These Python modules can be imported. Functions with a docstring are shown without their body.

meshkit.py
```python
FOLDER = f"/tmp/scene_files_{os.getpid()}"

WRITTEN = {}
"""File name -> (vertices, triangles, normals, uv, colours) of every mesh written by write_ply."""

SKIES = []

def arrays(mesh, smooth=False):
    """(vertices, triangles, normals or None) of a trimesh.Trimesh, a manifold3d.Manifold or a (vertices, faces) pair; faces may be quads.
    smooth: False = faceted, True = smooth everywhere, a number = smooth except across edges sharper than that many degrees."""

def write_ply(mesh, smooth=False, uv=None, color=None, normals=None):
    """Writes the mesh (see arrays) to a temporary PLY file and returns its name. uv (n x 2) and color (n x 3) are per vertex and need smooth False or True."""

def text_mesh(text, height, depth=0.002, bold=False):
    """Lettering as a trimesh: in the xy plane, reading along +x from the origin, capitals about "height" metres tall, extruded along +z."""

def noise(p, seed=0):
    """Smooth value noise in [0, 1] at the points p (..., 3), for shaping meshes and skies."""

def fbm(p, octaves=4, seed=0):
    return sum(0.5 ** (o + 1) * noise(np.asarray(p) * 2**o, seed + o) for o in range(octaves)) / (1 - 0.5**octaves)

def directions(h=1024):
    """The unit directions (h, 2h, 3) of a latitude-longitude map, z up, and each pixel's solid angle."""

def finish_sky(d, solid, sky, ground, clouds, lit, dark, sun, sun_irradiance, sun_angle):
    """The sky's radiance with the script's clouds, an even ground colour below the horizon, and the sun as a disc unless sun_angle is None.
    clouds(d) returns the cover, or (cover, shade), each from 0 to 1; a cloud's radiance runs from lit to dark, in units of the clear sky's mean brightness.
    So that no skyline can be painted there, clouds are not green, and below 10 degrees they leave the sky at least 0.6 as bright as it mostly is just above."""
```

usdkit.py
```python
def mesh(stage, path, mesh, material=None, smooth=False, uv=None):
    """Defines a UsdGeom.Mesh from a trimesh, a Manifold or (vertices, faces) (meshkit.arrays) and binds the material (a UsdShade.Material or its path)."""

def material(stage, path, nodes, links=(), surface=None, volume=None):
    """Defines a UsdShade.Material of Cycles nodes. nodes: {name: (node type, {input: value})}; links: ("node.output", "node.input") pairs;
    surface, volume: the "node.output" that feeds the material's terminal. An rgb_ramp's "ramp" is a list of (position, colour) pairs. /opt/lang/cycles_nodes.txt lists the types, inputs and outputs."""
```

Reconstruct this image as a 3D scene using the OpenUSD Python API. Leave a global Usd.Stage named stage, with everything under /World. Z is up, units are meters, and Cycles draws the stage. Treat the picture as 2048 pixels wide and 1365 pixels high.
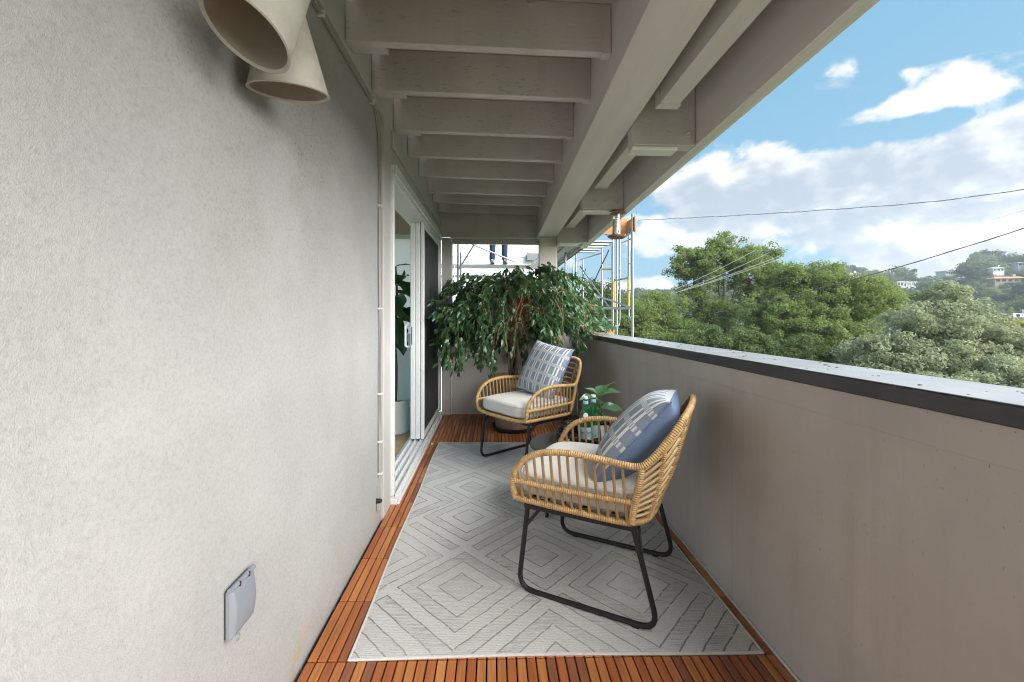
import math, numpy as np, trimesh, manifold3d as m3, usdkit, meshkit
from pxr import Usd, UsdGeom, UsdLux, UsdShade, Gf, Sdf, Vt

stage = Usd.Stage.CreateInMemory()
UsdGeom.SetStageUpAxis(stage, UsdGeom.Tokens.z)
UsdGeom.SetStageMetersPerUnit(stage, 1.0)
UsdGeom.Xform.Define(stage, '/World'); UsdGeom.Scope.Define(stage, '/World/Looks')

# ------------------------------------------------------------------ camera, sky, sun, exposure
EXPOSURE = 3.3
SUN_EL, SUN_AZ = math.radians(27), math.radians(128)     # azimuth measured from +y towards +x
SUN_I, SUN_ANGLE = 0.38, 80
SKY = 0.05
F, V0, YAW, CH = 851.2, 627.8, .044, 1.1775
cam = UsdGeom.Camera.Define(stage, '/World/camera')
cam.CreateHorizontalApertureAttr(36.0); cam.CreateVerticalApertureAttr(36.0 * 682 / 1024)
cam.CreateFocalLengthAttr(36.0 * F / 2048)
cam.CreateVerticalApertureOffsetAttr(-(682.5 - V0) / 2048 * 36.0)
cam.CreateClippingRangeAttr(Gf.Vec2f(0.02, 5000))
cam.CreateExposureAttr(EXPOSURE)
cam.AddTranslateOp().Set(Gf.Vec3d(0, 0, CH)); cam.AddRotateZOp().Set(-math.degrees(YAW)); cam.AddRotateXOp().Set(90.0)

def look(name, nodes, links, surface=None, volume=None):
    return usdkit.material(stage, '/World/Looks/' + name, nodes, links, surface, volume)

def ray(u, v):
    a, b, c, s = (u - 1024) / F, (V0 - v) / F, math.cos(YAW), math.sin(YAW)
    return np.array([a * c + s, -a * s + c, b])
def at(u, v, d):                                            # the point at depth d behind a spot of the photograph
    return np.array([0, 0, CH]) + ray(u, v) * d
def udir(u, v):
    r = ray(u, v); return r / np.linalg.norm(r)

def sky_material():
    N = {'tc': ('texture_coordinate', {}),
         'sky': ('sky_texture', {'sky_type': 'single_scattering', 'sun_disc': False, 'sun_elevation': SUN_EL, 'sun_rotation': SUN_AZ, 'air_density': 1.0, 'aerosol_density': 0.3, 'ozone_density': 2.0}),
         'bw': ('rgb_to_bw', {}), 'tone': ('map_range', {'from_min': .8, 'from_max': 9.0, 'clamp': True}), 'tr': ('rgb_ramp', {'ramp': SKY_RAMP}),
         'bg': ('background_shader', {'strength': SKY})}
    L = [('tc.generated', 'map.vector'), ('sky.color', 'bw.color'), ('bw.val', 'tone.value'), ('tone.result', 'tr.fac')]
    N['map'] = ('mapping', {'scale': (1, 1, 1.6)})
    N['n1'] = ('noise_texture', {'scale': 7.0, 'detail': 10.0, 'roughness': 0.6, 'distortion': 0.25})
    N['off'] = ('mapping', {'location': (0.012, -0.015, 0.04)})
    N['n2'] = ('noise_texture', {'scale': 7.0, 'detail': 6.0, 'roughness': 0.5, 'distortion': 0.1})
    L += [('map.vector', 'n1.vector'), ('map.vector', 'off.vector'), ('off.vector', 'n2.vector')]
    def bump(key, u, v, a, b, w, lo=1.3, hi=.1):
        c = udir(u, v); az = math.atan2(c[0], c[1])
        N['s' + key] = ('vector_math', {'math_type': 'subtract', 'vector2': tuple(c)}); N['r' + key] = ('vector_rotate', {'rotate_type': 'z_axis', 'angle': az})
        N['m' + key] = ('vector_math', {'math_type': 'multiply', 'vector2': (1 / a, 0.35 / a, 1 / b)}); N['l' + key] = ('vector_math', {'math_type': 'length'})
        N['g' + key] = ('map_range', {'range_type': 'smoothstep', 'from_min': lo, 'from_max': hi, 'to_min': 0.0, 'to_max': w, 'clamp': True})
        L.extend([('tc.generated', f's{key}.vector1'), (f's{key}.vector', f'r{key}.vector'), (f'r{key}.vector', f'm{key}.vector1'), (f'm{key}.vector', f'l{key}.vector1'), (f'l{key}.value', f'g{key}.value')])
        return f'g{key}.result'
    nn = [0]
    def mth(op, x, y):
        k = f'q{nn[0]}'; nn[0] += 1; ins = {'math_type': op}
        for i, z in enumerate((x, y)):
            if isinstance(z, str): L.append((z, f'{k}.value{i + 1}'))
            else: ins[f'value{i + 1}'] = float(z)
        N[k] = ('math', ins); return k + '.value'
    prev = None
    for i, bk_ in enumerate(BANKS):
        g = bump(f'b{i}', *bk_); prev = g if prev is None else mth('add', prev, g)
    cov = mth('add', mth('multiply', mth('subtract', 'n1.fac', .5), 3.3), prev)
    N['cmask'] = ('map_range', {'range_type': 'smoothstep', 'from_min': .12, 'from_max': .62, 'clamp': True}); L.append((cov, 'cmask.value'))
    dif = mth('multiply', mth('subtract', 'n1.fac', 'n2.fac'), 2.4)
    core = bump('co', 1570, 392, .36, .07, -.46); core2 = bump('cp', 1830, 440, .22, .04, -.12)
    N['thick'] = ('map_range', {'range_type': 'smoothstep', 'from_min': .35, 'from_max': 1.1, 'to_min': .05, 'to_max': -.04, 'clamp': True}); L.append((cov, 'thick.value'))
    e = mth('add', mth('add', dif, 'thick.result'), mth('add', core, core2))
    N['cr'] = ('map_range', {'range_type': 'linear', 'from_min': -.42, 'from_max': .24, 'clamp': True}); L.append((e, 'cr.value'))
    N['ramp'] = ('rgb_ramp', {'ramp': [(0, (.58, .68, .80)), (.35, (.76, .84, .93)), (.6, (1.04, 1.08, 1.11)), (1, (1.24, 1.24, 1.22))]}); L.append(('cr.result', 'ramp.fac'))
    N['cs'] = ('vector_math', {'math_type': 'scale', 'scale': CLOUD}); L.append(('ramp.color', 'cs.vector1'))
    N['mix'] = ('mix', {'mix_type': 'mix'}); L.extend([('cmask.result', 'mix.fac'), ('tr.color', 'mix.color1'), ('cs.vector', 'mix.color2'), ('mix.color', 'bg.color')])
    return look('sky', N, L, 'bg.background')
SKY_RAMP = [(0, (.37, .95, 1.48)), (.35, (.54, 1.14, 1.58)), (1, (.98, 1.45, 1.66))]
BANKS = [(1480, 365, .20, .08, .85), (1700, 360, .20, .07, .85), (1880, 390, .16, .07, .8), (2040, 440, .14, .07, .7), (1400, 420, .14, .09, .6), (1650, 160, .11, .055, .66), (1880, 165, .11, .055, .72), (2060, 215, .08, .05, .7), (1600, 470, .26, .05, .55), (1850, 500, .26, .05, .6),
         (1790, 565, .15, .035, .85), (1270, 590, .12, .05, .75), (1310, 480, .07, .045, .6), (1900, 30, .5, .07, -.7), (1600, 510, .05, .025, -.4), (1990, 550, .1, .025, -.4), (1270, 535, .09, .02, -.4), (1640, 218, .2, .022, -.7), (1900, 232, .2, .022, -.75), (1760, 150, .03, .05, -.6), (2700, 300, .5, .2, .3)]
CLOUD = 2.6 * .70
dome = UsdLux.DomeLight.Define(stage, '/World/sky')
UsdShade.MaterialBindingAPI.Apply(dome.GetPrim()).Bind(sky_material())
dome.GetPrim().SetCustomDataByKey('kind', 'structure')
sun = UsdLux.DistantLight.Define(stage, '/World/sun')
sun.CreateIntensityAttr(SUN_I); sun.CreateNormalizeAttr(True); sun.CreateAngleAttr(SUN_ANGLE); sun.CreateColorAttr(Gf.Vec3f(1, .965, .91))
sd = np.array([math.cos(SUN_EL) * math.sin(SUN_AZ), math.cos(SUN_EL) * math.cos(SUN_AZ), math.sin(SUN_EL)])
zx = np.cross([0, 0, 1.0], sd); zx /= np.linalg.norm(zx); zy = np.cross(sd, zx)
sun.MakeMatrixXform().Set(Gf.Matrix4d(*zx, 0, *zy, 0, *sd, 0, 0, 0, 0, 1))

# ------------------------------------------------------------------ helpers
count = {}
def numbered(parent, name):
    k = (parent, name); n = count.get(k, 0); count[k] = n + 1
    return f'{parent}/{name}' if n == 0 else f'{parent}/{name}_{n:03d}'
def tag(p, label=None, cat=None, group=None, kind=None):
    p = p.GetPrim() if hasattr(p, 'GetPrim') else p
    for k, v in (('label', label), ('category', cat), ('group', group), ('kind', kind)):
        if v: p.SetCustomDataByKey(k, v)
    return p
def thing(name, label=None, cat=None, loc=(0, 0, 0), rz=0, group=None, kind=None):
    x = UsdGeom.Xform.Define(stage, numbered('/World', name))
    x.AddTranslateOp().Set(Gf.Vec3d(*map(float, loc)))
    if rz: x.AddRotateZOp().Set(math.degrees(rz))
    return tag(x, label, cat, group, kind)
def part(name, mesh, mat, parent='/World', smooth=35, label=None, uv=None, cat=None, group=None, kind=None):
    pp = parent if isinstance(parent, str) else str((parent.GetPrim() if hasattr(parent, 'GetPrim') else parent).GetPath())
    m = usdkit.mesh(stage, numbered(pp, name), mesh, mat, smooth=smooth, uv=uv)
    return tag(m, label, cat, group, kind)
def copy_thing(src, label, cat, loc, rz, group=None):
    r = UsdGeom.Xform.Define(stage, numbered('/World', src.GetName().split('_0')[0]))
    r.GetPrim().GetReferences().AddInternalReference(src.GetPath()); r.GetPrim().SetInstanceable(True)
    UsdGeom.Xformable(r).GetXformOpOrderAttr()
    r.ClearXformOpOrder()
    r.AddTranslateOp(opSuffix='c').Set(Gf.Vec3d(*map(float, loc))); r.AddRotateZOp(opSuffix='c').Set(math.degrees(rz))
    return tag(r, label, cat, group)

def cat_(*ms):
    vs, fs, n = [], [], 0
    for v, f in ms:
        v, f = np.asarray(v, float), np.asarray(f, int)
        if f.shape[1] == 4: f = np.vstack([f[:, [0, 1, 2]], f[:, [0, 2, 3]]])
        vs.append(v); fs.append(f + n); n += len(v)
    return np.vstack(vs), np.vstack(fs)
def tm(t): return np.array(t.vertices), np.array(t.faces)
S8 = np.array([[x, y, z] for x in (-1, 1) for y in (-1, 1) for z in (-1, 1)], float)
def _cb():
    v = []
    for s in S8:
        for k in range(3):
            p = s * 1.0; q = np.full(3, .8); q[k] = 1.0; v.append(p * q)
    h = trimesh.convex.convex_hull(np.array(v)); v = np.array(v)
    idx = [int(np.argmin(np.linalg.norm(v - p, axis=1))) for p in h.vertices]
    return np.array(idx)[h.faces]
CBF = _cb()
def box(x0, x1, y0, y1, z0, z1, c=0.0):
    h = np.array([x1 - x0, y1 - y0, z1 - z0]) / 2; m = np.array([x0 + x1, y0 + y1, z0 + z1]) / 2
    if c <= 0:
        t = trimesh.creation.box(2 * h); return np.array(t.vertices) + m, np.array(t.faces)
    c = min(c, .45 * h.min()); v = []
    for s in S8:
        for k in range(3):
            q = h - c; q[k] = h[k]; v.append(s * q)
    return np.array(v) + m, CBF.copy()
def skew(mesh, dzdy=0, y0=0, dzdx=0, x0=0):
    v = mesh[0].copy(); v[:, 2] += dzdy * (v[:, 1] - y0) + dzdx * (v[:, 0] - x0); return v, mesh[1]
def xf(mesh, R=None, t=(0, 0, 0)):
    v = mesh[0] @ (np.asarray(R).T if R is not None else np.eye(3)) + np.asarray(t); return v, mesh[1]
def rotz(a): c, s = math.cos(a), math.sin(a); return np.array([[c, -s, 0], [s, c, 0], [0, 0, 1]])
def rotx(a): c, s = math.cos(a), math.sin(a); return np.array([[1, 0, 0], [0, c, -s], [0, s, c]])
def roty(a): c, s = math.cos(a), math.sin(a); return np.array([[c, 0, s], [0, 1, 0], [-s, 0, c]])
def frame(n):                                              # rotation whose z axis is n
    n = np.asarray(n, float) / np.linalg.norm(n); a = np.cross(n, [0, 0, 1.0] if abs(n[2]) < .9 else [1.0, 0, 0]); a /= np.linalg.norm(a)
    return np.stack([a, np.cross(n, a), n], 1)
def resample(p, step, closed=False):
    p = np.asarray(p, float)
    if closed: p = np.vstack([p, p[:1]])
    d = np.r_[0, np.cumsum(np.linalg.norm(np.diff(p, axis=0), axis=1))]
    n = max(2, int(round(d[-1] / step)) + 1); t = np.linspace(0, d[-1], n)
    q = np.stack([np.interp(t, d, p[:, k]) for k in range(3)], 1)
    return q[:-1] if closed else q
def spline(p, n=8, closed=False):                          # Catmull-Rom
    p = np.asarray(p, float)
    P = np.vstack([p[-1:], p, p[:2]]) if closed else np.vstack([2 * p[0] - p[1], p, 2 * p[-1] - p[-2]])
    out = []
    for i in range(1, len(P) - 2):
        t = np.linspace(0, 1, n, endpoint=False)[:, None]; a, b, c, d = P[i - 1], P[i], P[i + 1], P[i + 2]
        out.append(.5 * (2 * b + (c - a) * t + (2 * a - 5 * b + 4 * c - d) * t ** 2 + (3 * b - a - 3 * c + d) * t ** 3))
    if not closed: out.append(P[-2][None])
    return np.vstack(out)
def fillet(p, r, n=6, closed=False):
    p = np.asarray(p, float); out = []; N = len(p)
    for i in range(N):
        if not closed and i in (0, N - 1): out.append(p[i]); continue
        a, b, c = p[i - 1], p[i], p[(i + 1) % N]; ra = r[i] if np.ndim(r) else r
        u, w = (a - b), (c - b); lu, lw = np.linalg.norm(u), np.linalg.norm(w); ra = min(ra, .48 * lu, .48 * lw)
        s, e = b + u / lu * ra, b + w / lw * ra
        for t in np.linspace(0, 1, n): out.append((1 - t) ** 2 * s + 2 * t * (1 - t) * b + t * t * e)
    return np.array(out)
def tube(p, r, sides=8, closed=False, caps=True):
    p = np.asarray(p, float); n = len(p); r = np.broadcast_to(np.asarray(r, float), (n,))
    t = (np.roll(p, -1, 0) - np.roll(p, 1, 0)) if closed else np.gradient(p, axis=0)
    t /= np.linalg.norm(t, axis=1, keepdims=True) + 1e-12
    a = np.cross(t[0], [0, 0, 1.0]);  a = np.cross(t[0], [1.0, 0, 0]) if np.linalg.norm(a) < .1 else a
    A = []
    for i in range(n):
        a = a - t[i] * (a @ t[i]); a /= np.linalg.norm(a) + 1e-12; A.append(a)
    A = np.array(A); B = np.cross(t, A); ang = np.arange(sides) * 2 * np.pi / sides
    if closed:                                              # spread the twist so that the ends meet
        a0 = A[-1] - t[0] * (A[-1] @ t[0]); a0 /= np.linalg.norm(a0); tw = math.atan2(np.cross(a0, A[0]) @ t[0], a0 @ A[0])
        th = tw * np.arange(n) / n; A, B = A * np.cos(th)[:, None] + B * np.sin(th)[:, None], B * np.cos(th)[:, None] - A * np.sin(th)[:, None]
    v = p[:, None] + r[:, None, None] * (np.cos(ang)[None, :, None] * A[:, None] + np.sin(ang)[None, :, None] * B[:, None])
    m = n if closed else n - 1
    i, j = np.meshgrid(np.arange(m), np.arange(sides), indexing='ij'); k = (i + 1) % n
    q = np.stack([i * sides + j, i * sides + (j + 1) % sides, k * sides + (j + 1) % sides, k * sides + j], -1).reshape(-1, 4)
    f = np.vstack([q[:, [0, 1, 2]], q[:, [0, 2, 3]]]); v = v.reshape(-1, 3)
    if caps and not closed:
        v = np.vstack([v, p[0], p[-1]]); b = n * sides
        f = np.vstack([f, [[b, (x + 1) % sides, x] for x in range(sides)], [[b + 1, (n - 1) * sides + x, (n - 1) * sides + (x + 1) % sides] for x in range(sides)]])
    return v, f
def rod(a, b, r, sides=8): return tube(np.array([a, b], float), r, sides)
def lathe(prof, n=32):
    prof = np.asarray(prof, float); ang = np.arange(n) * 2 * np.pi / n; m = len(prof)
    v = np.stack([prof[:, None, 0] * np.cos(ang), prof[:, None, 0] * np.sin(ang), np.broadcast_to(prof[:, None, 1], (m, n))], -1).reshape(-1, 3)
    i, j = np.meshgrid(np.arange(m - 1), np.arange(n), indexing='ij')
    q = np.stack([i * n + j, i * n + (j + 1) % n, (i + 1) * n + (j + 1) % n, (i + 1) * n + j], -1).reshape(-1, 4)
    return v, np.vstack([q[:, [0, 1, 2]], q[:, [0, 2, 3]]])
def grid(fn, nu, nv):
    u, v = np.meshgrid(np.linspace(0, 1, nu), np.linspace(0, 1, nv), indexing='ij')
    P = fn(u, v); i, j = np.meshgrid(np.arange(nu - 1), np.arange(nv - 1), indexing='ij')
    q = np.stack([i * nv + j, (i + 1) * nv + j, (i + 1) * nv + j + 1, i * nv + j + 1], -1).reshape(-1, 4)
    return (P.reshape(-1, 3), np.vstack([q[:, [0, 1, 2]], q[:, [0, 2, 3]]])), np.stack([u.ravel(), v.ravel()], 1)

# ------------------------------------------------------------------ materials
def mat(name, col, rough=.6, spec=.4, var=0.0, vscale=8.0, bump=0.0, bscale=60.0, stretch=(1, 1, 1), metal=0.0, coord='object', dark=None, detail=4.0, bdist=.004, coat=0.0):
    """A plain principled surface with noise in its colour and relief."""
    N = {'p': ('principled_bsdf', {'roughness': rough, 'specular_ior_level': spec, 'metallic': metal, 'base_color': tuple(col), 'coat_weight': coat})}
    L = []
    if var or bump:
        N['tc'] = ('texture_coordinate', {}); N['m'] = ('mapping', {'scale': tuple(stretch)})
        if coord == 'world':
            N['g'] = ('geometry', {}); L.append(('g.position', 'm.vector'))
        else: L.append(('tc.object', 'm.vector'))
    if var:
        lo = tuple(np.array(dark) if dark is not None else np.array(col) * (1 - var)); hi = tuple(np.minimum(np.array(col) * (1 + var), .95))
        N['n'] = ('noise_texture', {'scale': vscale, 'detail': detail, 'roughness': .6}); N['r'] = ('rgb_ramp', {'ramp': [(.3, lo), (.7, hi)]})
        L += [('m.vector', 'n.vector'), ('n.fac', 'r.fac'), ('r.color', 'p.base_color')]
    if bump:
        N['bn'] = ('noise_texture', {'scale': bscale, 'detail': 4.0, 'roughness': .6}); N['b'] = ('bump', {'strength': bump, 'distance': bdist})
        L += [('m.vector', 'bn.vector'), ('bn.fac', 'b.height'), ('b.normal', 'p.normal')]
    return look(name, N, L, 'p.BSDF')
def leafmat(name, cols, rough=.35, trans=.35, spec=.5, tcol=None):
    """Leaves: each leaf (mesh island) takes its own tone."""
    N = {'g': ('geometry', {}), 'r': ('rgb_ramp', {'ramp': cols}), 'p': ('principled_bsdf', {'roughness': rough, 'specular_ior_level': spec}),
         't': ('translucent_bsdf', {}), 'h': ('hsv', {'hue': .482, 'saturation': 1.05, 'value': 2.1}), 'x': ('mix_closure', {'fac': trans})}
    L = [('g.random_per_island', 'r.fac'), ('r.color', 'p.base_color'), ('r.color', 'h.color'), ('h.color', 't.color'), ('p.BSDF', 'x.closure1'), ('t.BSDF', 'x.closure2')]
    return look(name, N, L, 'x.closure')

def stucco():
    N = {'g': ('geometry', {}), 'n1': ('noise_texture', {'scale': 1.7, 'detail': 5.0, 'roughness': .6}), 'n2': ('noise_texture', {'scale': 150.0, 'detail': 3.0, 'roughness': .7}),
         'r1': ('rgb_ramp', {'ramp': [(.3, (.385, .384, .381)), (.7, (.465, .463, .459))]}),
         'sp': ('map_range', {'from_min': .53, 'from_max': .62, 'clamp': True}),
         'lamp': ('vector_math', {'math_type': 'subtract', 'vector2': (-.65, 1.30, 1.80)}), 'lm': ('vector_math', {'math_type': 'multiply', 'vector2': (0, 1.4, 1.5)}), 'll': ('vector_math', {'math_type': 'length'}),
         'lr': ('map_range', {'range_type': 'smoothstep', 'from_min': 1.15, 'from_max': .12, 'to_min': .22, 'to_max': 1.0, 'clamp': True}),
         'n3': ('noise_texture', {'scale': 2.6, 'detail': 4.0, 'roughness': .65}), 'n3r': ('map_range', {'from_min': .40, 'from_max': .68, 'clamp': True}),
         'mul': ('math', {'math_type': 'multiply'}), 'mul2': ('math', {'math_type': 'multiply'}), 'mul3': ('math', {'math_type': 'multiply', 'value2': .75}), 'mx': ('mix', {'color2': (.16, .155, .135)}),
         'gr': ('math', {'math_type': 'multiply'}), 'gr2': ('math', {'math_type': 'multiply', 'value2': .42}), 'mx2': ('mix', {'color2': (.30, .295, .255)}), 'n5': ('noise_texture', {'scale': 130.0, 'detail': 3.0, 'roughness': .6}), 'r5': ('rgb_ramp', {'ramp': [(.30, (.88, .88, .88)), (.5, (1, 1, 1)), (.68, (1.06, 1.06, 1.06))]}), 'x5': ('mix', {'mix_type': 'multiply', 'fac': 1.0}),
         'sep': ('separate_xyz', {}), 'rz': ('map_range', {'from_min': .22, 'from_max': .02, 'clamp': True}), 'n4': ('noise_texture', {'scale': 9.0, 'detail': 3.0}), 'n4r': ('map_range', {'from_min': .55, 'from_max': .72, 'to_max': .7, 'clamp': True}), 'rm': ('math', {'math_type': 'multiply'}), 'mx3': ('mix', {'color2': (.50, .36, .19)}),
         'vb': ('voronoi_texture', {'scale': 420.0, 'feature': 'smooth_f1', 'smoothness': .6}), 'nb': ('noise_texture', {'scale': 120.0, 'detail': 5.0, 'roughness': .65}), 'ab': ('math', {'math_type': 'add'}),
         'b': ('bump', {'strength': .32, 'distance': .003}), 'p': ('principled_bsdf', {'roughness': .9, 'specular_ior_level': .15})}
    L = [('g.position', 'n1.vector'), ('g.position', 'n2.vector'), ('n1.fac', 'r1.fac'), ('n2.fac', 'sp.value'), ('g.position', 'lamp.vector1'), ('lamp.vector', 'lm.vector1'), ('lm.vector', 'll.vector1'), ('ll.value', 'lr.value'),
         ('g.position', 'n3.vector'), ('n3.fac', 'n3r.value'), ('lr.result', 'mul.value1'), ('n3r.result', 'mul.value2'), ('mul.value', 'mul2.value1'), ('sp.result', 'mul2.value2'), ('mul2.value', 'mul3.value1'),
         ('lr.result', 'gr.value1'), ('n3r.result', 'gr.value2'), ('gr.value', 'gr2.value1'), ('gr2.value', 'mx2.fac'), ('g.position', 'n5.vector'), ('n5.fac', 'r5.fac'), ('r1.color', 'x5.color1'), ('r5.color', 'x5.color2'), ('x5.color', 'mx2.color1'), ('mx2.color', 'mx.color1'), ('mul3.value', 'mx.fac'),
         ('g.position', 'sep.vector'), ('sep.z', 'rz.value'), ('g.position', 'n4.vector'), ('n4.fac', 'n4r.value'), ('rz.result', 'rm.value1'), ('n4r.result', 'rm.value2'), ('rm.value', 'mx3.fac'), ('mx.color', 'mx3.color1'), ('mx3.color', 'p.base_color'),
         ('g.position', 'vb.vector'), ('g.position', 'nb.vector'), ('vb.distance', 'ab.value1'), ('nb.fac', 'ab.value2'), ('ab.value', 'b.height'), ('b.normal', 'p.normal')]
    return look('stucco', N, L, 'p.BSDF')
M = {}
M['stucco'] = stucco()
M['parapet'] = mat('parapet_paint', (.46, .415, .375), .75, .25, var=.10, vscale=2.2, bump=.35, bscale=160, coord='world', bdist=.0015)
M['farwall'] = mat('far_wall_paint', (.60, .565, .53), .75, .25, var=.06, vscale=2.0, bump=.3, bscale=160, coord='world', bdist=.0015)
M['taupe'] = mat('taupe_timber_paint', (.48, .435, .415), .6, .35, var=.08, vscale=3.0, bump=.5, bscale=30, stretch=(.35, 6, 6), coord='world', bdist=.003)
M['taupe_y'] = mat('taupe_beam_paint', (.64, .605, .585), .55, .35, var=.06, vscale=2.0, bump=.3, bscale=30, stretch=(6, .3, 6), coord='world', bdist=.002)
STREAK = .5
def flecked(name, col, rough, stretch, scale, lo, hi, dark, amt, var_scale, bump):
    N = {'g': ('geometry', {}), 'm': ('mapping', {'scale': stretch}), 'n': ('noise_texture', {'scale': scale, 'detail': 2.0, 'roughness': .6}), 'f': ('map_range', {'from_min': lo, 'from_max': hi, 'to_max': amt, 'clamp': True}),
         'n2': ('noise_texture', {'scale': var_scale, 'detail': 5.0, 'roughness': .62}), 'r': ('rgb_ramp', {'ramp': [(.3, tuple(np.array(col) * .86)), (.7, tuple(np.array(col) * 1.08))]}), 'x': ('mix', {'color2': dark}),
         'n3': ('noise_texture', {'scale': 3.1, 'detail': 3.0}), 'f3': ('map_range', {'from_min': .40, 'from_max': .62, 'to_min': .15, 'clamp': True}), 'mu': ('math', {'math_type': 'multiply'}),
         'ms': ('mapping', {'scale': (9, 9, .55)}), 'ns': ('noise_texture', {'scale': 1.0, 'detail': 5.0, 'roughness': .65}), 'rs': ('rgb_ramp', {'ramp': [(.30, (.84, .82, .79)), (.47, (1, 1, 1)), (.8, (1.03, 1.03, 1.03))]}), 'xs': ('mix', {'mix_type': 'multiply', 'fac': STREAK}), 'nb': ('noise_texture', {'scale': 90.0, 'detail': 3.0}), 'ad': ('math', {'math_type': 'add'}), 'b': ('bump', {'strength': bump, 'distance': .002}), 'p': ('principled_bsdf', {'roughness': rough, 'specular_ior_level': .3})}
    L = [('g.position', 'm.vector'), ('m.vector', 'n.vector'), ('n.fac', 'f.value'), ('g.position', 'n2.vector'), ('n2.fac', 'r.fac'), ('g.position', 'ms.vector'), ('ms.vector', 'ns.vector'), ('ns.fac', 'rs.fac'), ('r.color', 'xs.color1'), ('rs.color', 'xs.color2'), ('xs.color', 'x.color1'), ('g.position', 'n3.vector'), ('n3.fac', 'f3.value'), ('f.result', 'mu.value1'), ('f3.result', 'mu.value2'), ('mu.value', 'x.fac'), ('x.color', 'p.base_color'),
         ('m.vector', 'nb.vector'), ('nb.fac', 'ad.value1'), ('f.result', 'ad.value2'), ('ad.value', 'b.height'), ('b.normal', 'p.normal')]
    return look(name, N, L, 'p.BSDF')
M['parapet'] = flecked('parapet_paint_worn', (.52, .487, .458), .7, (1, 1, .6), 120.0, .685, .75, (.20, .17, .145), .7, 1.6, .3)
M['taupe'] = flecked('taupe_timber_worn', (.56, .525, .505), .6, (.25, 1, 1), 90.0, .60, .70, (.24, .215, .20), .5, 2.0, .45)
M['greytrim'] = mat('grey_trim_paint', (.52, .505, .485), .55, .35, var=.05, vscale=3.0, bump=.2, bscale=40, coord='world', bdist=.002)
M['edge'] = mat('pale_edge_paint', (.70, .69, .66), .55, .35, var=.05, vscale=6.0, coord='world')
M['vinyl'] = mat('white_vinyl', (.78, .79, .80), .35, .5, var=.02, vscale=4.0)
M['captop'] = mat('weathered_cap_top', (.30, .31, .33), .25, .6, var=.15, vscale=5.0, bump=.2, bscale=80, coord='world', bdist=.0015)  # pale tone paints the sky reflection on top of the charcoal cap
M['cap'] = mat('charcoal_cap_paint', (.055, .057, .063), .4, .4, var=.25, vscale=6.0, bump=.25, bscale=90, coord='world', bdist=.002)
M['steel'] = mat('black_steel', (.009, .0095, .011), .5, .5, bump=.15, bscale=300, bdist=.0006)
M['tabletop'] = mat('dark_table_metal', (.055, .055, .058), .5, .45, var=.15, vscale=20)
M['rattan'] = mat('rattan_wrap', (.50, .325, .145), .45, .45, var=.34, vscale=45, detail=3.0)
M['spindle'] = mat('rattan_spindle', (.33, .20, .085), .5, .4, var=.2, vscale=25, stretch=(3, 3, .4))
M['rattan_pale'] = mat('rattan_pale', (.52, .36, .18), .5, .4, var=.2, vscale=40)
M['cream'] = mat('cream_cushion', (.70, .68, .64), .9, .15, var=.03, vscale=10, bump=.25, bscale=400, bdist=.001)
M['pillow_back'] = mat('plain_blue_linen', (.14, .20, .32), .9, .15, var=.08, vscale=60, bump=.2, bscale=500, bdist=.001)
M['soil'] = mat('potting_soil', (.05, .035, .025), .95, .1, var=.4, vscale=40, bump=.8, bscale=60, bdist=.01)
M['terracotta'] = mat('aged_terracotta', (.36, .225, .155), .85, .2, var=.25, vscale=9, bump=.3, bscale=80, bdist=.002)
M['blackplastic'] = mat('black_plastic', (.02, .02, .02), .45, .45)
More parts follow.
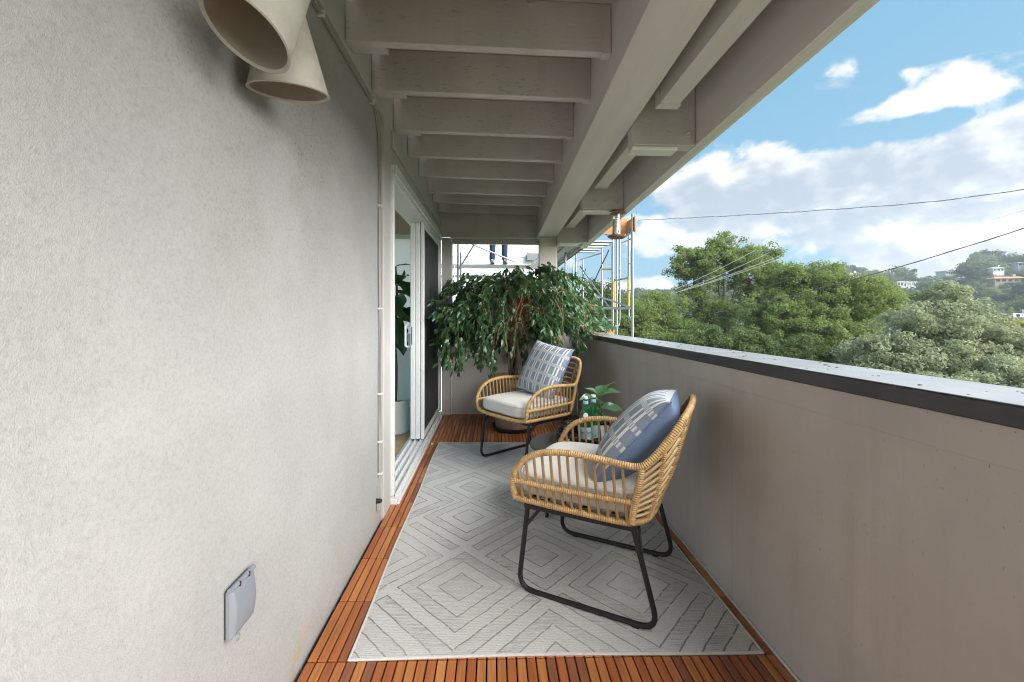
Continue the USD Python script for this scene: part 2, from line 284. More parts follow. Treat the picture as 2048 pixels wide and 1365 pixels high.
M['whitepot'] = mat('white_ceramic', (.66, .69, .66), .45, .45, var=.03, vscale=4)
M['bark'] = mat('dark_bark', (.085, .065, .05), .85, .2, var=.35, vscale=22, bump=.7, bscale=50, stretch=(1, 1, .3), bdist=.006)
M['twig'] = mat('brown_twig', (.26, .155, .085), .8, .2, var=.3, vscale=20)
M['ficus'] = leafmat('ficus_leaf', [(0, (.055, .12, .05)), (.3, (.10, .20, .07)), (.6, (.18, .32, .11)), (.82, (.27, .43, .14)), (1, (.36, .53, .17))], rough=.25, trans=.30, spec=.6)
M['figleaf'] = leafmat('fig_leaf', [(0, (.035, .10, .03)), (1, (.075, .17, .05))], rough=.3, trans=.2, spec=.6)
M['smallfig'] = leafmat('small_fig_leaf', [(0, (.16, .30, .15)), (.6, (.27, .42, .21)), (1, (.36, .56, .17))], rough=.22, trans=.3, spec=.7)
M['yellowleaf'] = mat('yellow_leaf', (.55, .30, .04), .5, .4)
M['stem'] = mat('green_stem', (.13, .22, .06), .5, .4)
M['alu'] = mat('galvanised_tube', (.30, .315, .335), .38, .5, var=.12, vscale=25, metal=.75)
M['planks'] = mat('aluminium_plank', (.42, .43, .44), .5, .5, var=.1, vscale=6, metal=.3)
M['ply'] = mat('orange_plywood', (.46, .22, .09), .7, .25, var=.2, vscale=5, stretch=(1, 1, 5))
M['yellowtube'] = mat('yellow_tube', (.62, .38, .03), .45, .45, var=.1, vscale=12)
M['darktube'] = mat('dark_weathered_tube', (.08, .085, .10), .55, .4, var=.2, vscale=20)
M['whitesiding'] = mat('white_siding', (.74, .76, .79), .65, .3, var=.03, vscale=2, coord='world')
M['greybox'] = mat('grey_metal_box', (.16, .165, .17), .55, .4)
M['denim'] = mat('blue_denim', (.022, .035, .065), .9, .15, var=.2, vscale=40)
M['boot'] = mat('worn_boot_suede', (.17, .15, .125), .85, .2, var=.25, vscale=30)
M['shirt'] = mat('grey_cotton', (.22, .23, .25), .9, .15)
M['skin'] = mat('skin', (.42, .25, .18), .55, .35)
M['helmet'] = mat('white_hard_hat', (.7, .7, .68), .35, .5)
M['copper'] = mat('copper_brown_metal', (.24, .125, .095), .45, .5, var=.2, vscale=30, metal=.5)
M['cable'] = mat('beige_cable', (.40, .385, .36), .6, .3)
M['darkcable'] = mat('dark_cable', (.055, .055, .06), .6, .3)
M['palecable'] = mat('pale_cable', (.45, .46, .47), .6, .3)
M['rubber'] = mat('dark_rubber', (.03, .03, .032), .6, .3)
M['outlet'] = mat('grey_outlet_plastic', (.24, .262, .295), .4, .45)
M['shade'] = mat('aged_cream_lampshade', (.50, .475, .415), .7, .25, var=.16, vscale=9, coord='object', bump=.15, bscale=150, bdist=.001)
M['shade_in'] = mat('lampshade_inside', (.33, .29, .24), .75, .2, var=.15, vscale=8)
M['bulb'] = mat('frosted_bulb', (.75, .74, .72), .3, .5)
M['oakfloor'] = mat('honey_oak_floor', (.42, .26, .10), .35, .5, var=.12, vscale=3, stretch=(8, .6, 1), coord='world')
M['roomwall'] = mat('white_room_wall', (.84, .82, .78), .8, .2)
M['roomtan'] = mat('tan_room_ceiling', (.56, .49, .42), .8, .2)
M['slab'] = mat('dark_deck_base', (.02, .018, .016), .9, .1)
M['paper'] = mat('pale_grey_card', (.55, .55, .55), .8, .2)
M['black_weave'] = mat('black_weave', (.018, .018, .02), .4, .5, bump=.6, bscale=120, bdist=.004)
M['screen'] = look('insect_screen', {'t': ('transparent_bsdf', {'color': (.9, .9, .9)}), 'p': ('principled_bsdf', {'base_color': (.045, .045, .05), 'roughness': .7}), 'x': ('mix_closure', {'fac': .80})}, [('t.BSDF', 'x.closure1'), ('p.BSDF', 'x.closure2')], 'x.closure')
M['pane'] = look('clear_pane', {'t': ('transparent_bsdf', {'color': (.95, .97, .96)}), 'g': ('glossy_bsdf', {'color': (1, 1, 1), 'roughness': .02}), 'f': ('fresnel', {'IOR': 1.45}), 'x': ('mix_closure', {})}, [('f.fac', 'x.fac'), ('t.BSDF', 'x.closure1'), ('g.BSDF', 'x.closure2')], 'x.closure')
M['blind'] = look('sheer_blind', {'t': ('translucent_bsdf', {'color': (.96, .94, .90)}), 'd': ('diffuse_bsdf', {'color': (.8, .84, .86)}), 'x': ('mix_closure', {'fac': .3})}, [('t.BSDF', 'x.closure1'), ('d.BSDF', 'x.closure2')], 'x.closure')
M['greenglass'] = look('green_glass', {'p': ('principled_bsdf', {'base_color': (.06, .38, .13), 'roughness': .03, 'transmission_weight': .85, 'ior': 1.5})}, [], 'p.BSDF')
M['clearglass'] = look('clear_glass', {'p': ('principled_bsdf', {'base_color': (.97, .98, .98), 'roughness': .01, 'transmission_weight': 1.0, 'ior': 1.45})}, [], 'p.BSDF')
M['lightblue'] = mat('pale_blue_label', (.28, .55, .68), .5, .4)
M['navy'] = mat('navy_print', (.02, .04, .13), .5, .4)
M['whitelabel'] = mat('white_label', (.75, .77, .76), .5, .4)
M['seed'] = mat('seed_mix', (.70, .70, .68), .6, .3, var=.25, vscale=90)

WOOD = []
for i, c in enumerate([(.42, .145, .045), (.47, .18, .058), (.35, .105, .034), (.28, .09, .036), (.44, .16, .055), (.38, .12, .038), (.52, .215, .075), (.25, .09, .045)]):
    N = {'g': ('geometry', {}), 'o': ('object_info', {}), 'cx': ('combine_xyz', {}), 'ad': ('vector_math', {'math_type': 'add'}), 'm': ('mapping', {'scale': (45, 2.2, 45)}), 'sc': ('math', {'math_type': 'multiply', 'value2': 37.0}),
         'n': ('noise_texture', {'scale': 1.0, 'detail': 5.0, 'roughness': .62, 'distortion': .8}),
         'r': ('rgb_ramp', {'ramp': [(.25, tuple(np.array(c) * .62)), (.5, tuple(np.array(c) * 1.03)), (.78, tuple(np.array(c) * 1.38))]}),
         'b': ('bump', {'strength': .25, 'distance': .001}), 'p': ('principled_bsdf', {'roughness': .42, 'specular_ior_level': .45})}
    L = [('g.position', 'ad.vector1'), ('o.random', 'sc.value1'), ('sc.value', 'cx.y'), ('cx.vector', 'ad.vector2'), ('ad.vector', 'm.vector'), ('m.vector', 'n.vector'), ('n.fac', 'r.fac'), ('r.color', 'p.base_color'), ('n.fac', 'b.height'), ('b.normal', 'p.normal')]
    WOOD.append(look(f'teak_{i}', N, L, 'p.BSDF'))

# ------------------------------------------------------------------ balcony: base, deck, walls
XW, XP = -.65, 1.007                                        # stucco face, parapet face
def fl(x): return -.0173 * (x + .632)                       # the deck falls towards the parapet
YN = -.6
part('balcony_slab', skew(box(XW - .05, 1.2, YN, 5.3, -.24, -.036), dzdx=-.0173, x0=-.632), M['slab'], kind='structure')
rng = np.random.default_rng(5)
deck = thing('wooden_deck', kind='structure')
part('tile_grid', skew(box(-.632, XP - .012, YN + .02, 5.045, -.032, -.021), dzdx=-.0173, x0=-.632), M['slab'], deck)
T = .305; PITCH = T / 9; W_ = .0292
rows = [(1.468 + T * k, 1.468 + T * (k + 1)) for k in range(-1, 12)]
rows[-1] = (rows[-1][0], 5.045)
def slat(x, y0, y1): return skew(box(x, x + W_, y0 + .003, y1 - .003, -.0205, 0, .0022), dzdx=-.0173, x0=-.632)
hid = []
for y0, y1 in rows:
    for k in range(49):
        x = -.632 + PITCH * k + .002; tilek = (k - 4) // 9
        if x + W_ > XP - .014: continue
        if y0 > 1.4 and y1 < 3.95 and -.50 < x < .93 and y1 < 3.91 and not x < -.4964:
            hid.append(slat(x, y0, y1)); continue
        part('slat', slat(x, y0 + rng.uniform(-.001, .001), y1), WOOD[int(rng.choice(8, p=[.2, .16, .15, .1, .14, .13, .05, .07]))], deck, smooth=False)
for y0, y1 in [(rows[0][0] - T * (j + 1), rows[0][0] - T * j) for j in range(5)]:
    for k in range(48): hid.append(slat(-.632 + PITCH * k + .002, y0, y1))
part('boards_out_of_sight', cat_(*hid), WOOD[0], deck, smooth=False, kind='stuff')

wall = thing('stucco_wall', 'grey stucco house wall filling the left side, with grimy speckles around the cone lamp', 'wall')
part('stucco_face', box(XW - .2, XW, YN - 3, 2.49, -.25, 5.2), M['stucco'], wall)
part('upper_wall', box(XW - .2, XW, 2.49, 5.3, 2.22, 5.2), M['stucco'], wall)
part('corner_board', box(XW - .15, XW + .018, 2.493, 2.655, -.03, 2.34, .004), M['greytrim'], wall)

par = thing('parapet_wall', 'taupe parapet wall along the right side of the deck with a charcoal cap', 'wall')
ys = [YN, .45, 1.753, 3.1, 4.35, 5.07]
for a, b in zip(ys[:-1], ys[1:]):
    part('panel', box(XP, XP + .16, a + .001, b - .001, -.2, .955), M['parapet'], par)
def captop(y): return -.0115
yc = [YN, 2.02, 5.30]
for a, b in zip(yc[:-1], yc[1:]):
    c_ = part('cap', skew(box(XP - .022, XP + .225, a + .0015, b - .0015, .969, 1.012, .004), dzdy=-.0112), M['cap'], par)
    part('weathered_top', skew(box(XP - .019, XP + .222, a + .004, b - .004, 1.0125, 1.0145, .0008), dzdy=-.0112), M['captop'], c_)  # added sheet: sky reflection put into its pale colour
part('frieze_board', skew(box(XP - .007, XP - .0005, YN, 5.06, .885, .967, .001), dzdy=-.0112), M['parapet'], par)
part('base_bead', skew(box(XP - .010, XP - .001, YN, 5.05, -.012, .004, .003), dzdx=-.0173, x0=-.632), M['edge'], par)
# debris lying on the cap
rng = np.random.default_rng(8)
deb = []
for i in range(46):
    y = rng.uniform(.7, 3.2); x = XP + rng.uniform(0, .2); r = rng.uniform(.0015, .005)
    t = trimesh.creation.icosphere(0, r); deb.append((np.array(t.vertices) * [rng.uniform(.8, 2.2), rng.uniform(.6, 1.6), .5] + [x, y, 1.014 - .0112 * y + r * .3], np.array(t.faces)))
part('leaf_litter', cat_(*deb), M['bark'], kind='stuff', smooth=False)

fw = thing('end_parapet', 'taupe parapet wall closing the far end of the deck behind the ficus', 'wall')
part('panel', box(-.60, .22, 5.07, 5.2, -.2, .97), M['farwall'], fw)
part('panel', box(.222, XP - .002, 5.07, 5.2, -.2, .97), M['farwall'], fw)
part('cap', box(-.62, XP - .03, 5.04, 5.25, .972, 1.012, .004), M['cap'], fw)
part('base_bead', skew(box(-.50, XP - .02, 5.058, 5.068, -.02, .006, .002), dzdx=-.0173, x0=-.632), M['edge'], fw)
part('corner_pilaster', box(-.60, -.5, 4.985, 5.058, -.03, 2.06, .004), M['greytrim'], fw)
part('corner_bead', box(-.498, -.478, 5.0, 5.058, 0.0, 2.06, .004), M['edge'], fw)

# ------------------------------------------------------------------ the deck overhead
ov = thing('overhead_deck', 'taupe timber framing of the deck above: joists, long beam and deep fascia', 'deck framing')
jy = [1.42, 1.839, 2.237, 2.72, 3.16, 3.62, 4.09, 4.47, 4.90]
JZ = 2.338
for i, y in enumerate(jy):
    part('joist', skew(box(-.63, .515, y, y + .042, JZ, JZ + .215, .003), dzdx=-.0195, x0=-.6), M['taupe'], ov)
    part('hanger', skew(box(.475, .514, y - .004, y + .046, JZ - .004, JZ + .12), dzdx=-.0195, x0=-.6), M['taupe'], ov)
    if i > 0 and i < 4:
        part('nailing_block', skew(box(-.63, -.47, y + .045, y + .11, JZ + .012, JZ + .10, .003), dzdx=-.0195, x0=-.6), M['greytrim'], ov)
part('ledger_board', box(XW + .001, -.6315, YN - 2, 5.0, 2.318, 2.56, .002), M['greytrim'], ov)
part('upper_decking', skew(box(-.60, 1.06, YN - 2, 5.25, JZ + .216, JZ + .30), dzdx=-.0195, x0=-.6), M['taupe'], ov)
for y in (-.9, -.4, .1, .55, 1.0):
    part('joist', skew(box(-.63, .515, y, y + .042, JZ, JZ + .215, .003), dzdx=-.0195, x0=-.6), M['taupe'], ov)
part('long_beam', skew(box(.516, .735, YN - 2, 5.0, 2.245, 2.60, .004), dzdy=-.0395, y0=.4), M['taupe_y'], ov)
part('fascia', skew(box(1.077, 1.125, YN - 2, 5.22, 2.125, 2.95, .004), dzdy=-.030, y0=.4), M['taupe_y'], ov)
part('drip_edge', skew(box(1.1255, 1.155, YN - 2, 5.22, 2.135, 2.185, .004), dzdy=-.030, y0=.4), M['edge'], ov)
for y0, y1, z in ((-1.6, .62, 2.215), (.72, 2.10, 2.205), (2.32, 3.40, 2.19), (3.56, 4.78, 2.15)):
    part('nailer', box(.815, .915, y0, y1 - .05, z, z + .2, .003), M['taupe_y'], ov)
    part('nailer_end', box(.81, .925, y1 - .048, y1, z - .003, z + .2, .003), M['taupe_y'], ov)
for y, z in ((.66, 2.13), (2.22, 2.072), (3.48, 2.040), (4.80, 1.985)):
    b = part('outrigger', box(.737, 1.075, y, y + .085, z, z + .40, .003), M['taupe'], ov)
    part('rail', box(.74, .985, y + .012, y + .10, z - .022, z - .001, .003), M['edge'], ov)
    for bx in (.84, .925):
        part('bolt', xf(tm(trimesh.creation.cylinder(.006, .012, sections=8)), rotx(math.pi / 2), (bx, y - .004, z + .075)), M['greytrim'], b)
    c = cat_(xf(tm(trimesh.creation.cylinder(.019, .005, sections=16)), rotx(math.pi / 2), (1.03, y - .002, z + .06)), xf(tm(trimesh.creation.cylinder(.011, .022, sections=6)), rotx(math.pi / 2), (1.03, y - .014, z + .06)), xf(tm(trimesh.creation.cylinder(.006, .03, sections=8)), rotx(math.pi / 2), (1.03, y - .02, z + .06)))
    part('bolt', c, M['greytrim'], b)
part('end_header', box(XW, .62, 5.003, 5.06, 2.075, 2.56, .003), M['taupe'], ov)
part('end_header', box(.622, 1.074, 5.003, 5.06, 2.06, 2.56, .003), M['taupe'], ov)
part('header_bead', box(-.50, .527, 4.985, 5.065, 2.052, 2.074, .003), M['edge'], ov)
part('header_bead', box(.74, 1.074, 4.985, 5.065, 2.036, 2.058, .003), M['edge'], ov)
part('lower_header', box(-.60, .534, 5.01, 5.055, 1.995, 2.05, .002), M['taupe'], ov)
part('lower_header', box(.74, 1.06, 5.01, 5.055, 1.98, 2.034, .002), M['taupe'], ov)
# upper storey parapet above the fascia and the storey over it
ps = thing('support_post', 'square taupe post under the beam at the far end of the deck', 'post')
part('shaft', box(.535, .742, 4.92, 5.055, .9, 2.045, .004), M['farwall'], ps)
part('cap_plate', box(.528, .75, 4.91, 5.062, 2.046, 2.06), M['edge'], ps)

# ------------------------------------------------------------------ sliding door
dr = thing('sliding_door', 'white vinyl sliding glass door left standing open beside a dark insect screen', 'door')
ZB, ZT = .0, 2.055
fr = part('frame', cat_(box(-.78, -.615, 2.658, 2.70, .05, ZT - .055, .003), box(-.78, -.612, 2.658, 5.03, ZT - .054, ZT, .003), box(-.78, -.612, 4.96, 5.03, .05, ZT - .055, .003)), M['vinyl'], dr)
part('head_filler', box(-.78, -.6125, 2.6575, 5.03, ZT + .001, ZT + .046), M['vinyl'], dr)
part('outer_head_trim', box(-.611, -.598, 2.66, 5.03, ZT - .02, ZT + .045, .003), M['vinyl'], dr)
sl = part('sill', box(-.78, -.598, 2.658, 4.985, -.02, .03, .003), M['vinyl'], dr)
for x in (-.745, -.70, -.655, -.612): part('track', box(x - .004, x + .004, 2.70, 4.96, .0305, .05, .001), M['vinyl'], sl)
part('threshold_step', box(-.597, -.58, 2.66, 4.98, -.02, .012, .003), M['vinyl'], sl)
Y0 = 3.85
sp_ = part('sliding_panel', cat_(box(-.742, -.70, Y0, Y0 + .08, .052, ZT - .056, .004), box(-.742, -.70, 4.88, 4.957, .052, ZT - .056, .004), box(-.742, -.70, Y0 + .082, 4.878, .052, .14, .004), box(-.742, -.70, Y0 + .082, 4.878, ZT - .13, ZT - .056, .004)), M['vinyl'], dr)
part('pane', box(-.724, -.718, Y0 + .082, 4.878, .141, ZT - .131), M['pane'], sp_)
hp = fillet([(-.742, Y0 + .03, .88), (-.79, Y0 + .02, .88), (-.79, Y0 + .02, 1.08), (-.742, Y0 + .03, 1.08)], .02)
part('handle', tube(np.array(hp), .010, 8), M['vinyl'], sp_)
part('latch', box(-.732, -.726, Y0 - .003, Y0 - .0005, .90, 1.06), M['blackplastic'], sp_)
ip = part('inner_stile', box(-.698, -.655, Y0, Y0 + .08, .052, ZT - .056, .004), M['vinyl'], dr)
scp = part('screen_panel', cat_(box(-.648, -.622, Y0, Y0 + .05, .052, ZT - .056, .003), box(-.648, -.622, 4.905, 4.957, .052, ZT - .056, .003), box(-.648, -.622, Y0 + .052, 4.903, .052, .10, .003), box(-.648, -.622, Y0 + .052, 4.903, ZT - .10, ZT - .056, .003)), M['vinyl'], dr)
part('insect_screen', box(-.638, -.632, Y0 + .052, 4.903, .101, ZT - .101), M['screen'], scp)
part('pull', box(-.6215, -.612, Y0 + .06, Y0 + .09, .93, 1.05, .003), M['blackplastic'], scp)
hb = thing('door_header', 'grey painted boards over the sliding door under the joists', 'trim board')
part('board', box(XW, XW + .022, 2.6565, 5.03, ZT + .047, 2.20, .003), M['greytrim'], hb)
part('board', box(XW, XW + .034, 2.6565, 5.03, 2.203, 2.298, .003), M['greytrim'], hb)

# ------------------------------------------------------------------ the room behind the door
RX0, RX1, RY0, RY1 = -2.36, -.80, 1.2, 5.35  # room kept shallow so the added side opening lights its far end
part('room_floor', box(RX0, RX1 + .02, RY0, RY1, -.02, .02), M['oakfloor'], kind='structure')
rw = thing('room_shell', 'white and tan inner walls of the room behind the open door', 'room')
part('ceiling', box(RX0, RX1, RY0, RY1, 2.48, 2.52), M['roomtan'], rw)
part('far_wall', cat_(box(RX0, RX1, RY1, RY1 + .08, -.02, .88), box(RX0, -2.3, RY1, RY1 + .08, .882, 2.16), box(-.84, RX1, RY1, RY1 + .08, .882, 2.16)), M['roomwall'], rw)
part('upper_far_wall', box(RX0, RX1, RY1, RY1 + .08, 2.162, 2.5), M['roomtan'], rw)
part('side_wall', cat_(box(RX0 - .08, RX0, RY0, RY1 + .08, -.02, .3), box(RX0 - .08, RX0, RY0, RY1 + .08, 2.4, 2.5)), M['roomwall'], rw)  # unseen opening added between sill and head to let sky light in
for k in range(4): part('side_mullion', box(RX0 - .06, RX0 - .01, RY0 + .1 + k * 1.3, RY0 + .16 + k * 1.3, .301, 2.399), M['vinyl'], rw)  # mullions of the added side opening, out of view
part('near_wall', cat_(box(RX0, RX1, RY0 - .08, RY0, -.02, .2), box(RX0, RX1, RY0 - .08, RY0, 2.4, 2.5)), M['roomwall'], rw)  # another added opening, unseen, for more sky light indoors
part('door_wall', cat_(box(-.80, -.79, RY0, 2.655, -.02, 2.5), box(-.80, -.79, 2.655, RY1, ZT + .002, 2.5), box(-.80, -.79, 5.032, RY1, -.02, ZT)), M['roomwall'], rw)
wn = thing('room_window', 'bright window with a sheer blind at the end of the room', 'window')
part('frame', cat_(box(-2.3, -.845, RY1 - .03, RY1 + .05, 2.10, 2.158, .004), box(-2.3, -.845, RY1 - .03, RY1 + .05, .884, .93, .004), box(-2.3, -2.25, RY1 - .03, RY1 + .05, .932, 2.098, .004), box(-.9, -.845, RY1 - .03, RY1 + .05, .932, 2.098, .004)), M['vinyl'], wn)
part('blind', box(-2.249, -.901, RY1, RY1 + .002, .932, 2.098), M['blind'], wn)

# ------------------------------------------------------------------ fixtures on the left wall
lampt = thing('cone_wall_light', 'cream wall light of two flared cones at the top of the stucco wall', 'wall light')
hub = np.array([-.45, 1.10, 2.03])
for c, n, r in ((np.array([-.516, .916, 1.768]), (-.33, -.35, -.877), .090), (np.array([-.541, 1.155, 1.768]), (-.033, .204, -.978), .097)):
    n = np.array(n) / np.linalg.norm(n); R = frame(-n)
    H = .25; pr = [(.030, H), (.034, H - .005), (r, .0), (r + .003, -.003), (r - .001, -.005), (r - .006, .0)]
    sh = part('cone_shade', xf(lathe(pr, 48), R, c), M['shade'], lampt)
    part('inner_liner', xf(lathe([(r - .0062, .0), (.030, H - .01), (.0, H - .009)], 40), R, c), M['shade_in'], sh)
    t = trimesh.creation.uv_sphere(.036, count=[16, 20]); part('bulb', xf(xf(tm(t), t=(0, 0, H * .52)), R, c), M['bulb'], sh)
    part('socket', xf(lathe([(0, H + .05), (.03, H + .05), (.033, H + .03), (.031, H + .001), (0, H + .001)], 24), R, c), M['shade'], sh)
part('arm', tube(spline([(-.651, 1.09, 2.14), (-.57, 1.09, 2.15), (-.53, 1.10, 2.06)], 8), .011, 10), M['shade'], lampt)
part('arm', tube(spline([(-.64, 1.07, 2.14), (-.50, 1.03, 2.13), (-.43, 1.005, 2.03)], 8), .011, 10), M['shade'], lampt)
part('wall_plate', xf(lathe([(0, .03), (.05, .028), (.06, .018), (.062, 0), (0, 0)], 28), roty(math.pi / 2), (-.65, 1.09, 2.14)), M['shade'], lampt)

oc = thing('outlet_cover', 'grey hinged weatherproof outlet cover low on the stucco wall', 'outlet')
y0, y1, z0, z1 = 1.055, 1.155, .385, .505
part('gasket', box(XW, XW + .004, y0 + .003, y1 - .003, z0 + .003, z1 - .003, .001), M['rubber'], oc)
def lid(u, v):
    e = np.minimum(1, np.minimum(np.minimum(u, 1 - u) * 12, np.minimum(v, 1 - v) * 14)) ** .5
    return np.stack([XW + .0125 + e * (.007 + .007 * np.sin(np.pi * v) + .002 * np.sin(np.pi * u)), y0 + (y1 - y0) * u, z0 + (z1 - z0) * v], -1)
part('base', box(XW + .0042, XW + .012, y0, y1, z0, z1, .003), M['outlet'], oc)
part('lid', grid(lid, 26, 34)[0], M['outlet'], oc, smooth=60)
part('hinge', xf(tm(trimesh.creation.cylinder(.0065, y1 - y0 + .002, sections=16)), rotx(math.pi / 2), (XW + .016, (y0 + y1) / 2, z1 + .003)), M['outlet'], oc)
for y in (y0 + .03, y0 + .07): part('hinge_gap', box(XW + .018, XW + .0235, y, y + .003, z1 - .004, z1 + .008), M['rubber'], oc)
part('latch_ring', tube(np.array([[XW + .028, y0 + .012 + .007 * math.cos(a), z0 + .004 + .008 * math.sin(a)] for a in np.linspace(0, 2 * math.pi, 14)[:-1]]), .0015, 6, closed=True), M['outlet'], oc)

cb = thing('wall_cable', 'thin beige cables clipped under the ledger and down the corner of the stucco wall', 'cable')
for k, (dx, dz, r) in enumerate(((.008, 0, .005), (.018, -.006, .0035))):
    top = [(XW + dx, y, 2.292 + dz) for y in np.linspace(-.5, 2.28, 9)]
    w = .006 * (1 if k else -1)
    down = [(XW + dx, 2.36, 2.27 + dz), (XW + dx, 2.415 + w, 2.18)] + [(XW + dx + .002, 2.43 + w * math.sin(z * 5 + k), z) for z in np.linspace(2.0, .26, 9)]
    part('strand', tube(spline(top + down, 6), r, 7), M['cable'], cb)
for z in (1.78, 1.2, .72, .45, .27): part('clip', box(XW, XW + .024, 2.418, 2.446, z, z + .012, .002), M['edge'], cb)
for y in (.9, 1.6, 2.26): part('clip', box(XW, XW + .026, y, y + .012, 2.278, 2.302, .002), M['edge'], cb)
kn = thing('cable_plug', 'small dark rubber plug on the stucco wall near the deck by the door', 'plug')
part('body', xf(lathe([(0, .03), (.008, .03), (.012, .02), (.012, .004), (.015, 0), (0, 0)], 14), roty(math.pi / 2), (XW, 2.40, .135)), M['rubber'], kn)
part('stub', box(XW + .002, XW + .02, 2.39, 2.408, .085, .122, .003), M['cable'], kn)

# ------------------------------------------------------------------ rug
RUG = (-.494, .951, 1.474, 3.902)
def rugmat():
    N = {'g': ('geometry', {}), 's': ('separate_xyz', {}), 'p': ('principled_bsdf', {'roughness': .95, 'specular_ior_level': .08, 'sheen_weight': .1})}
    L = [('g.position', 's.vector')]
    n = [0]
    def mth(op, a, b=None, c=None):
        k = f'k{n[0]}'; n[0] += 1; ins = {'math_type': op}
        for i, x in enumerate((a, b, c)):
            if x is None: continue
            if isinstance(x, str): L.append((x, f'{k}.value{i + 1}'))
            else: ins[f'value{i + 1}'] = float(x)
        N[k] = ('math', ins); return k + '.value'
    N['wob'] = ('noise_texture', {'scale': 14.0, 'detail': 2.0}); L.append(('g.position', 'wob.vector'))
    wob = mth('multiply', mth('subtract', 'wob.fac', .5), .018)
    P = .734
    def fold(x0): return mth('absolute', mth('subtract', mth('wrap', mth('subtract', 's.x', x0), P / 2, -P / 2), 0.0))
    fa, fb = fold(-.142), fold(.225)
    d = None
    for f_, ysl in ((fa, (1.845, 2.478, 2.903, 3.50, 4.0)), (fb, (1.43, 2.076, 2.69, 3.20, 3.75))):
        yy = None
        for y in ysl:
            q = mth('absolute', mth('subtract', 's.y', y)); yy = q if yy is None else mth('minimum', yy, q)
        e = mth('add', f_, yy); d = e if d is None else mth('minimum', d, e)
    d = mth('add', d, wob)
    # hatched zones and outlines
    line = None; zone = None
    for a, b in ((-.1, .095), (.185, .265), (.35, .44)):
        z = mth('multiply', mth('greater_than' if False else 'less_than', a, d), mth('less_than', d, b)); zone = z if zone is None else mth('add', zone, z)
    for x in (.095, .185, .265, .35):
        l = mth('less_than', mth('absolute', mth('subtract', d, x)), .0040); line = l if line is None else mth('maximum', line, l)
    def nz(key, scale, mp, lo, hi, det=3.0):
        N['m' + key] = ('mapping', {'scale': mp}); N['n' + key] = ('noise_texture', {'scale': scale, 'detail': det, 'roughness': .65}); N['r' + key] = ('map_range', {'from_min': lo, 'from_max': hi, 'clamp': True})
        L.extend([('g.position', 'm' + key + '.vector'), ('m' + key + '.vector', 'n' + key + '.vector'), ('n' + key + '.fac', 'r' + key + '.value')]); return f'r{key}.result'
    st = nz('st', 1.0, (9, 120, 9), .44, .66); st2 = nz('sf', 1.0, (60, 420, 60), .42, .7); patch = nz('pa', 3.2, (1, 1, 1), .40, .66); dash = nz('da', 1.0, (45, 45, 45), .28, .42, 1.0)
    fade = nz('fd', 1.5, (1, 1, 1), .42, .58)
    hatch = mth('multiply', mth('multiply', zone, mth('add', mth('multiply', st, .80), mth('add', mth('multiply', st2, .34), .0))), mth('add', mth('multiply', patch, .55), .08))
    lines = mth('multiply', mth('multiply', line, dash), mth('add', mth('multiply', fade, .3), .5))
    allv = mth('minimum', mth('maximum', hatch, lines), 1.0)
    base = nz('ba', 1.0, (90, 260, 90), .3, .7)
    N['b1'] = ('mix', {'color1': (.53, .52, .505), 'color2': (.64, .632, .62)}); L.append((base, 'b1.fac'))
    N['b2'] = ('mix', {'color2': (.10, .105, .115)}); L.extend([('b1.color', 'b2.color1'), (allv, 'b2.fac'), ('b2.color', 'p.base_color')])
    # weave relief
    N['wx'] = ('wave_texture', {'bands_direction': 'y', 'scale': 40.0, 'distortion': 4.0, 'detail': 1.0, 'detail_scale': 3.0}); N['bu'] = ('bump', {'strength': .5, 'distance': .0025})
    N['ad'] = ('math', {'math_type': 'add'})
    L.extend([('g.position', 'wx.vector'), ('wx.fac', 'ad.value1'), (base, 'ad.value2'), ('ad.value', 'bu.height'), ('bu.normal', 'p.normal')])
    return look('rug_weave', N, L, 'p.BSDF')
M['rug'] = rugmat()
rug = thing('rug', 'pale grey flatweave rug with dark nested diamond outlines lying on the deck', 'rug')
def rugtop(u, v):
    x = RUG[0] + (RUG[1] - RUG[0]) * u; y = RUG[2] + (RUG[3] - RUG[2]) * v
    z = fl(x) + .0085 + .0012 * (meshkit.noise(np.stack([x * 3, y * 3, x * 0], -1)) - .5)
    edge = np.minimum(np.minimum(u, 1 - u) * 1.445, np.minimum(v, 1 - v) * 2.43)
    return np.stack([x + .004 * np.sin(y * 5.0), y + .005 * np.sin(x * 4 + 1), z - .004 * np.exp(-edge / .006)], -1)
(gv, gf), _ = grid(rugtop, 60, 100)
part('pile', (gv, gf), M['rug'], rug, smooth=True)
bd = gv.reshape(60, 100, 3); loop = np.vstack([bd[:, 0], bd[-1, 1:], bd[-2::-1, -1], bd[0, -2:0:-1]])
part('bound_edge', tube(loop - [0, 0, .002], .0055, 7, closed=True), mat('rug_binding', (.60, .585, .56), .95, .1, var=.08, vscale=60), rug)
sc = thing('white_scrap', 'tiny white scrap of paper on the deck boards by the far rug corner', 'scrap')
p0 = (-.555, 3.84, fl(-.55) + .001)
part('fold', xf((np.array([[0, 0, 0], [.018, .004, .012], [.012, .02, .002], [-.006, .014, .014], [.004, .008, .02]]), np.array([[0, 1, 2], [0, 2, 3], [0, 1, 4], [2, 3, 4]])), t=p0), M['whitelabel'], sc, smooth=False)

